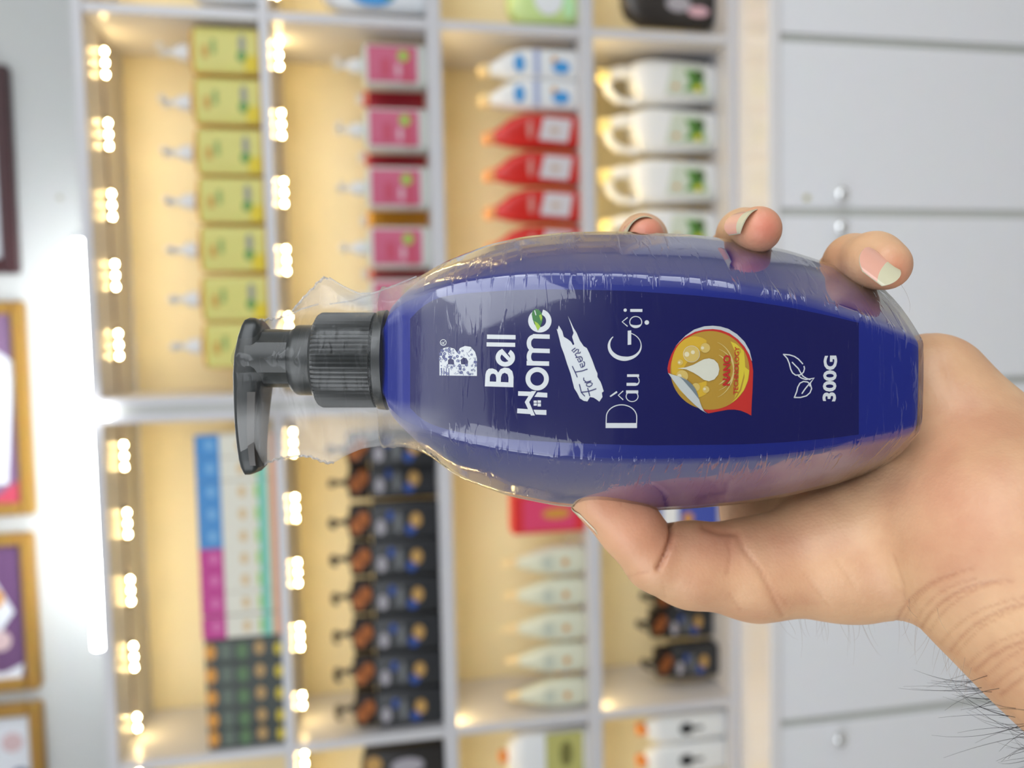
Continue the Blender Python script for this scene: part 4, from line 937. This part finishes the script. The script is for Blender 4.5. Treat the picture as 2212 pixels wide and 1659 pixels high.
# ---------------------------------------------------------------- the hand
# round-cone skeleton: (px, py, w, radius m) pairs in the photo's pixel frame at depth w
def PW(px, py, w_): return np.array(P3(px, py, w_))
segs = []
def cone(a, b, ra, rb, k=.004): segs.append((PW(*a), PW(*b), ra, rb, k))
# forearm and wrist
cone((2160, 1165, .012), (2400, 1362, -.004), .0325, .0312, .012)
cone((2400, 1362, -.004), (2900, 1790, -.040), .0312, .0340, .012)
cone((2168, 1278, .014), (2420, 1474, .0), .0215, .0235, .012)
cone((2150, 1030, .018), (2400, 1290, .0), .0172, .0200, .010)
# palm: heel, hypothenar, thenar, web
cone((2012, 838, .038), (1880, 850, .070), .0158, .0150, .010)
cone((2012, 838, .036), (2140, 1000, .030), .0158, .0195, .008)
cone((2075, 1000, .032), (2060, 1080, .032), .0245, .0250, .010)
cone((1960, 960, .078), (1640, 900, .080), .0150, .0125, .010)
cone((1960, 1060, .070), (1520, 980, .080), .0160, .0125, .010)
cone((2020, 1120, .034), (1830, 1193, .036), .0245, .0200, .010)
cone((1830, 1193, .036), (1630, 1230, .036), .0200, .0148, .010)
cone((1890, 1130, .056), (1640, 1110, .066), .0190, .0140, .010)
# thumb
cone((1630, 1230, .036), (1490, 1220, .033), .0148, .0126, .008)
cone((1490, 1220, .033), (1425, 1210, .031), .0126, .0104, .006)
cone((1412, 1203, .030), (1360, 1138, .029), .0100, .0096, .003)
cone((1360, 1138, .029), (1292, 1076, .028), .0096, .0086, .003)
# fingers behind the bottle, then the tips coming round its edge
FING = {
 'pinky':  [((1900, 860, .074), .0105), ((1815, 690, .072), .0095), ((1795, 615, .054), .0084), ((1842, 566, .030), .0081), ((1888, 562, .018), .0078), ((1914, 573, .0125), .0072)],
 'ring':   [((1760, 860, .080), .0112), ((1640, 660, .078), .0100), ((1590, 545, .058), .0088), ((1606, 508, .038), .0080), ((1638, 496, .0205), .0070)],
 'middle': [((1610, 880, .080), .0115), ((1480, 660, .078), .0100), ((1395, 560, .070), .0088), ((1388, 516, .050), .0078), ((1390, 512, .0345), .0066)],
 'index':  [((1480, 930, .080), .0115), ((1330, 740, .078), .0100), ((1240, 640, .072), .0086), ((1215, 590, .062), .0078)]}
for f_ in FING.values():
    for (a, ra), (b, rb) in zip(f_[:-1], f_[1:]): cone(a, b, ra, rb, .0035)
VOX = .0009
def build_sdf():
    P_ = np.array([s_[0] for s_ in segs]+[s_[1] for s_ in segs]); R_ = np.array([s_[2] for s_ in segs]+[s_[3] for s_ in segs])
    lo = (P_-R_[:, None]).min(0)-.006; hi = (P_+R_[:, None]).max(0)+.006
    n = np.ceil((hi-lo)/VOX).astype(int)+1
    D = np.full(n, .02, np.float32)
    ax = [lo[i]+VOX*np.arange(n[i], dtype=np.float32) for i in range(3)]
    for a, b, ra, rb, k in segs:
        m_ = max(ra, rb)+.021; l_ = np.minimum(a, b)-m_; h_ = np.maximum(a, b)+m_
        i0 = np.maximum(((l_-lo)/VOX).astype(int), 0); i1 = np.minimum(((h_-lo)/VOX).astype(int)+1, n)
        X = ax[0][i0[0]:i1[0], None, None]; Y = ax[1][None, i0[1]:i1[1], None]; Z = ax[2][None, None, i0[2]:i1[2]]
        ab = b-a; L2 = float(ab@ab)
        t = ((X-a[0])*ab[0]+(Y-a[1])*ab[1]+(Z-a[2])*ab[2])/L2; t = np.clip(t, 0, 1)
        d = np.sqrt((X-a[0]-t*ab[0])**2+(Y-a[1]-t*ab[1])**2+(Z-a[2]-t*ab[2])**2)-(ra+(rb-ra)*t)
        d = d.astype(np.float32); s_ = D[i0[0]:i1[0], i0[1]:i1[1], i0[2]:i1[2]]
        h = np.clip(.5+.5*(s_-d)/k, 0, 1); D[i0[0]:i1[0], i0[1]:i1[1], i0[2]:i1[2]] = s_*(1-h)+d*h-k*h*(1-h)
    return D, lo
def surface_nets(D, lo):
    s_ = D < 0; n = D.shape
    c = [D[x:n[0]-1+x, y:n[1]-1+y, z:n[2]-1+z] for x in (0, 1) for y in (0, 1) for z in (0, 1)]
    ins = sum((q < 0).astype(np.int8) for q in c); act = (ins > 0) & (ins < 8); idx = np.argwhere(act)
    cv = np.stack([q[act] for q in c], 1); offs = np.array([(x, y, z) for x in (0, 1) for y in (0, 1) for z in (0, 1)], float)
    acc = np.zeros((len(idx), 3)); cnt_ = np.zeros(len(idx))
    for i in range(8):
        for j in range(i+1, 8):
            if np.abs(offs[i]-offs[j]).sum() == 1:
                a, b = cv[:, i], cv[:, j]; m_ = (a < 0) != (b < 0); t = np.where(m_, a/np.where(m_, a-b, 1), 0)
                acc += np.where(m_[:, None], offs[i]+(offs[j]-offs[i])*t[:, None], 0); cnt_ += m_
    V = (idx+acc/cnt_[:, None])*VOX+lo
    ids = np.full(act.shape, -1, np.int32); ids[tuple(idx.T)] = np.arange(len(idx)); Q = []
    for ax in range(3):
        o_ = [0, 0, 0]; o_[ax] = 1
        A = D[:n[0]-o_[0], :n[1]-o_[1], :n[2]-o_[2]] < 0; B = D[o_[0]:, o_[1]:, o_[2]:] < 0
        e_ = np.argwhere(A != B); u_, v_ = [(1, 2), (2, 0), (0, 1)][ax]
        e_ = e_[(e_[:, u_] > 0) & (e_[:, v_] > 0) & (e_[:, u_] < n[u_]-1) & (e_[:, v_] < n[v_]-1)]
        fl = A[tuple(e_.T)]
        def g(du, dv):
            q = e_.copy(); q[:, u_] -= du; q[:, v_] -= dv; return ids[tuple(q.T)]
        q = np.stack([g(0, 0), g(1, 0), g(1, 1), g(0, 1)], 1); q[~fl] = q[~fl][:, ::-1]; Q.append(q)
    return V, np.concatenate(Q)
Dg, lo_ = build_sdf(); V, Qf = surface_nets(Dg, lo_); del Dg
nv = len(V)
E_ = np.concatenate([Qf[:, [0, 1]], Qf[:, [1, 2]], Qf[:, [2, 3]], Qf[:, [3, 0]]])
for _ in range(4):
    s_ = np.zeros_like(V); c_ = np.zeros(nv)
    for a, b in ((0, 1), (1, 0)):
        for d_ in range(3): s_[:, d_] += np.bincount(E_[:, a], V[E_[:, b], d_], nv)
        c_ += np.bincount(E_[:, a], minlength=nv)
    V = V+.5*(s_/c_[:, None]-V)
# creases, in photo pixels (only on skin facing the viewer)
Nn = np.zeros_like(V); fn = np.cross(V[Qf[:, 2]]-V[Qf[:, 0]], V[Qf[:, 3]]-V[Qf[:, 1]])
for i in range(4):
    for d_ in range(3): Nn[:, d_] += np.bincount(Qf[:, i], fn[:, d_], nv)
Nn /= np.linalg.norm(Nn, axis=1)[:, None]+1e-12
vpx = 1106+V[:, 0]*F/(V[:, 2]+D0); vpy = 829.5+V[:, 1]*F/(V[:, 2]+D0)
CR = [([(1449, 1126), (1452, 1148), (1448, 1170), (1438, 1196), (1422, 1228)], 5.5, .0016, 1.0),
      ([(1590, 1150), (1605, 1185), (1640, 1230), (1670, 1290), (1690, 1330)], 5, .00035, .5), ([(1572, 1160), (1578, 1200), (1570, 1240)], 4, .0002, .35),
      ([(1520, 1138), (1552, 1150), (1585, 1152)], 7, .0006, .5), ([(1575, 1282), (1600, 1320)], 3, .0002, .3), ([(1645, 1250), (1672, 1275), (1700, 1305)], 3, .0002, .3), ([(1735, 1238), (1765, 1275), (1790, 1310)], 3, .00015, .22), ([(1805, 1210), (1845, 1265)], 3, .00015, .2), ([(1930, 1200), (1950, 1260), (1955, 1310)], 4, .0002, .3), ([(1355, 1245), (1400, 1235)], 3, .0002, .3), ([(1430, 1255), (1436, 1290)], 3, .0001, .2),
      ([(2010, 720), (2040, 790), (2060, 860)], 6, .0001, .1)]
for i_ in range(13):   # wrist creases fan from the lower edge towards the right
    r_ = random.Random(i_); x0 = 1935+i_*19+r_.uniform(-5, 5); y0 = 1338+max(0, i_-2)*16+r_.uniform(-8, 8); L_ = 150+12*i_+r_.uniform(-30, 30)
    a_ = math.radians(-66+i_*2.3+r_.uniform(-4, 4)); pts = []
    for q_ in range(7):
        t_ = q_/6; aa = a_+.55*t_-.12; pts.append((x0+L_*t_*math.cos(aa)*1.15, y0+L_*t_*math.sin(aa)))
    CR.append((pts, 3.2 if i_ % 3 else 4.5, .00022 if i_ % 3 else .0004, .42 if i_ % 3 else .62))
crease = np.zeros(nv); disp = np.zeros(nv); vis = Nn[:, 2] < .25 if np.mean(Nn[V[:, 2] < 0, 2]) < 0 else Nn[:, 2] > -.25
for pts, wd_, dep_, st_ in CR:
    P_ = np.array(pts, float); bx = (vpx > P_[:, 0].min()-25) & (vpx < P_[:, 0].max()+25) & (vpy > P_[:, 1].min()-25) & (vpy < P_[:, 1].max()+25) & vis
    ii = np.where(bx)[0]
    if not len(ii): continue
    q = np.stack([vpx[ii], vpy[ii]], 1); best = np.full(len(ii), 1e9)
    for a, b in zip(P_[:-1], P_[1:]):
        ab = b-a; t = np.clip(((q-a)@ab)/(ab@ab), 0, 1); best = np.minimum(best, np.linalg.norm(q-a-t[:, None]*ab, axis=1))
    g = np.exp(-(best/wd_)**2); crease[ii] = np.maximum(crease[ii], g*st_); disp[ii] = np.maximum(disp[ii], g*dep_)
sg = -1 if np.mean((V-V.mean(0))*Nn) > 0 else 1
V = V+sg*Nn*disp[:, None]
pink = np.zeros(nv)
def blush(px, py, w_, r, s_):
    c = PW(px, py, w_); pink[:] = np.maximum(pink, s_*np.exp(-(np.linalg.norm(V-c, axis=1)/r)**2))
for a in ((1660, 490, .012, .009, 1), (1400, 500, .028, .010, .9), (1935, 600, .006, .007, .55), (1380, 1120, .02, .016, .55), (1330, 1100, .02, .012, .5), (1560, 1180, .02, .014, .35), (2090, 1100, .0, .018, .30), (2030, 950, .01, .014, .35), (1720, 1180, .01, .02, .25), (2150, 1090, 0, .012, .3)): blush(a[0], a[1], a[2], a[3], a[4]*.8)
hb0 = tuple(PW(2330, 1235, -.004))
person = hthing('person', "person's bare left forearm and hand gripping the blue shampoo bottle", 'person', hb0)
V = V-np.array(hb0)
me = bpy.data.meshes.new('hand'); me.vertices.add(nv); me.vertices.foreach_set('co', V.astype(np.float32).ravel())
nf = len(Qf); me.loops.add(nf*4); me.loops.foreach_set('vertex_index', Qf.astype(np.int32).ravel()); me.polygons.add(nf)
me.polygons.foreach_set('loop_start', np.arange(0, nf*4, 4, dtype=np.int32)); me.polygons.foreach_set('loop_total', np.full(nf, 4, np.int32))
me.polygons.foreach_set('use_smooth', np.ones(nf, bool)); me.update(calc_edges=True); me.validate()
bm = bmesh.new(); bm.from_mesh(me); bmesh.ops.recalc_face_normals(bm, faces=bm.faces); bm.to_mesh(me); bm.free()
for nm_, arr in (('crease', crease), ('pink', pink)):
    a_ = me.attributes.new(nm_, 'FLOAT', 'POINT'); a_.data.foreach_set('value', arr.astype(np.float32))
hand = bpy.data.objects.new('hand', me); COL.objects.link(hand); hand.parent = person
def skin_material():
    m = mat('skin', srgb(222, 180, 140), .46, sss=.18); nt = m.node_tree; N = nt.nodes; Lk = nt.links; b = N['Principled BSDF']
    tc = [x for x in N if x.type == 'TEX_COORD'][0]
    n1 = N.new('ShaderNodeTexNoise'); n1.inputs['Scale'].default_value = 45; n1.inputs['Detail'].default_value = 5; Lk.new(tc.outputs['Object'], n1.inputs['Vector'])
    rp = N.new('ShaderNodeValToRGB'); rp.color_ramp.elements[0].position = .35; rp.color_ramp.elements[0].color = (*srgb(200, 150, 114), 1); rp.color_ramp.elements[1].position = .68; rp.color_ramp.elements[1].color = (*srgb(220, 178, 136), 1)
    Lk.new(n1.outputs[0], rp.inputs[0])
    ap = N.new('ShaderNodeAttribute'); ap.attribute_name = 'pink'; m1 = N.new('ShaderNodeMix'); m1.data_type = 'RGBA'; Lk.new(ap.outputs['Fac'], m1.inputs[0]); Lk.new(rp.outputs[0], m1.inputs[6]); m1.inputs[7].default_value = (*srgb(214, 118, 100), 1)
    ac = N.new('ShaderNodeAttribute'); ac.attribute_name = 'crease'; m2 = N.new('ShaderNodeMix'); m2.data_type = 'RGBA'; mul = N.new('ShaderNodeMath'); mul.operation = 'MULTIPLY'; mul.inputs[1].default_value = .6; Lk.new(ac.outputs['Fac'], mul.inputs[0]); Lk.new(mul.outputs[0], m2.inputs[0])
    Lk.new(m1.outputs[2], m2.inputs[6]); m2.inputs[7].default_value = (*srgb(160, 92, 62), 1)
    for l in list(b.inputs['Base Color'].links): Lk.remove(l)
    Lk.new(m2.outputs[2], b.inputs['Base Color'])
    n2 = N.new('ShaderNodeTexVoronoi'); n2.inputs['Scale'].default_value = 900; Lk.new(tc.outputs['Object'], n2.inputs['Vector'])
    n3 = N.new('ShaderNodeTexNoise'); n3.inputs['Scale'].default_value = 220; n3.inputs['Detail'].default_value = 4; Lk.new(tc.outputs['Object'], n3.inputs['Vector'])
    ad = N.new('ShaderNodeMath'); ad.operation = 'MULTIPLY_ADD'; Lk.new(n2.outputs[0], ad.inputs[0]); ad.inputs[1].default_value = .25; Lk.new(n3.outputs[0], ad.inputs[2])
    bp = N.new('ShaderNodeBump'); bp.inputs['Strength'].default_value = .35; bp.inputs['Distance'].default_value = .0005; Lk.new(ad.outputs[0], bp.inputs['Height']); Lk.new(bp.outputs[0], b.inputs['Normal'])
    return m
me.materials.append(skin_material())
HB.base = hb0
# fingernails
NP = mm('nail_pink', srgb(226, 168, 146), .22, coat=.4); NI = mm('nail_ivory', srgb(206, 200, 168), .25, coat=.3)
def nail(c, t, n, r, phi, ln, free, label_=None, tipcurl=.0):
    c = np.array(P3(*c)); t = np.array(t, float); n = np.array(n, float); t /= np.linalg.norm(t); n -= t*(n@t); n /= np.linalg.norm(n); b = np.cross(t, n)
    e = HB(); NL, NA = 14, 12
    for side in (0, 1):
        for i in range(NL+1):
            l = i/NL
            for j in range(NA+1):
                a = -1+2*j/NA
                back = .30*abs(a)**2.6                      # rounded root
                ll = max(l, 0)*(1-back)+back if l < .5 else l+back*(1-l)
                frn = -.16*abs(a)**2.2*max(0, (l-.6)/.4)
                p = c+t*((ll-.5+frn)*ln)+r*(math.sin(a*phi)*b+(math.cos(a*phi)-1)*n)+n*(-.00035*side)-n*tipcurl*(l-.5)**2*ln*4
                e.v.append(tuple(p))
    m_ = (NL+1)*(NA+1)
    for i in range(NL):
        for j in range(NA):
            q = i*(NA+1)+j; mi = 1 if (i+.5)/NL > free else 0
            e.f += [(q, q+1, q+NA+2, q+NA+1), (m_+q, m_+q+NA+1, m_+q+NA+2, m_+q+1)]; e.m += [mi, mi]
    rim = [j for j in range(NA+1)]+[i*(NA+1)+NA for i in range(1, NL+1)]+[NL*(NA+1)+j for j in range(NA-1, -1, -1)]+[i*(NA+1) for i in range(NL-1, 0, -1)]
    for x, y in zip(rim, rim[1:]+rim[:1]): e.f.append((x, y, m_+y, m_+x)); e.m.append(1)
    o_ = e.build('fingernail', [NP, NI], person, ang=50)
    if label_: o_['label'] = label_
    return o_
nail((1903, 570, .0048), (.74, .62, -.12), (.10, -.30, -.95), .0058, .80, .0125, .60, 'long pink nail with an ivory tip')
nail((1592, 470, .019), (.28, .10, -.95), (-.78, -.62, -.05), .0062, .85, .0110, .62, 'pink nail seen from its side')
nail((1365, 478, .034), (.10, .05, -.99), (-.55, -.83, -.02), .0062, .95, .0100, .35, 'pale nail edge above the fingertip')
nail((1266, 1128, .029), (-.70, -.70, .0), (-.68, .62, .30), .0075, .75, .0130, .72, 'thumbnail seen edge-on')
# hairs on the forearm and wrist
def hairs(name, m_, sel, n_, ln, dirv, curl, rad, seed):
    r_ = random.Random(seed); e = HB(); ids_ = np.where(sel)[0]
    if not len(ids_): return
    Vh = V+np.array(hb0)
    for _ in range(n_):
        i = ids_[r_.randrange(len(ids_))]; p = Vh[i]; nn = Nn[i]*(-sg); d = np.array(dirv)+np.array([r_.uniform(-.35, .35) for _ in range(3)]); d /= np.linalg.norm(d)
        L_ = ln*r_.uniform(.5, 1.15); pts = []; c_ = np.array([r_.uniform(-1, 1), r_.uniform(-1, 1), r_.uniform(-.6, .6)])*curl
        for q in range(7):
            t_ = q/6; pts.append(tuple(p+nn*(.0012*math.sin(t_*1.9)+.18*L_*t_)+d*L_*t_+c_*L_*t_*t_))
        e.tube(pts, [rad*(1-.75*q/6) for q in range(7)], 3)
    o_ = e.build(name, m_, person); o_['kind'] = 'stuff'; return o_
nout = Nn*(-sg)
lowedge = (nout[:, 1] > .45)
hairs('arm_hair', mm('dark_hair', (.02, .018, .02), .5), (vpx > 2110) & (vpx < 2330) & lowedge & (abs(nout[:, 2]) < .75), 75, .017, (-.86, -.10, -.05), .35, .00009, 3)
hairs('wrist_hair', mm('fine_hair', srgb(168, 150, 138), .6), (vpx > 1650) & (vpx < 2120) & lowedge & (abs(nout[:, 2]) < .45), 110, .0075, (.25, .80, .0), .5, .00004, 5)
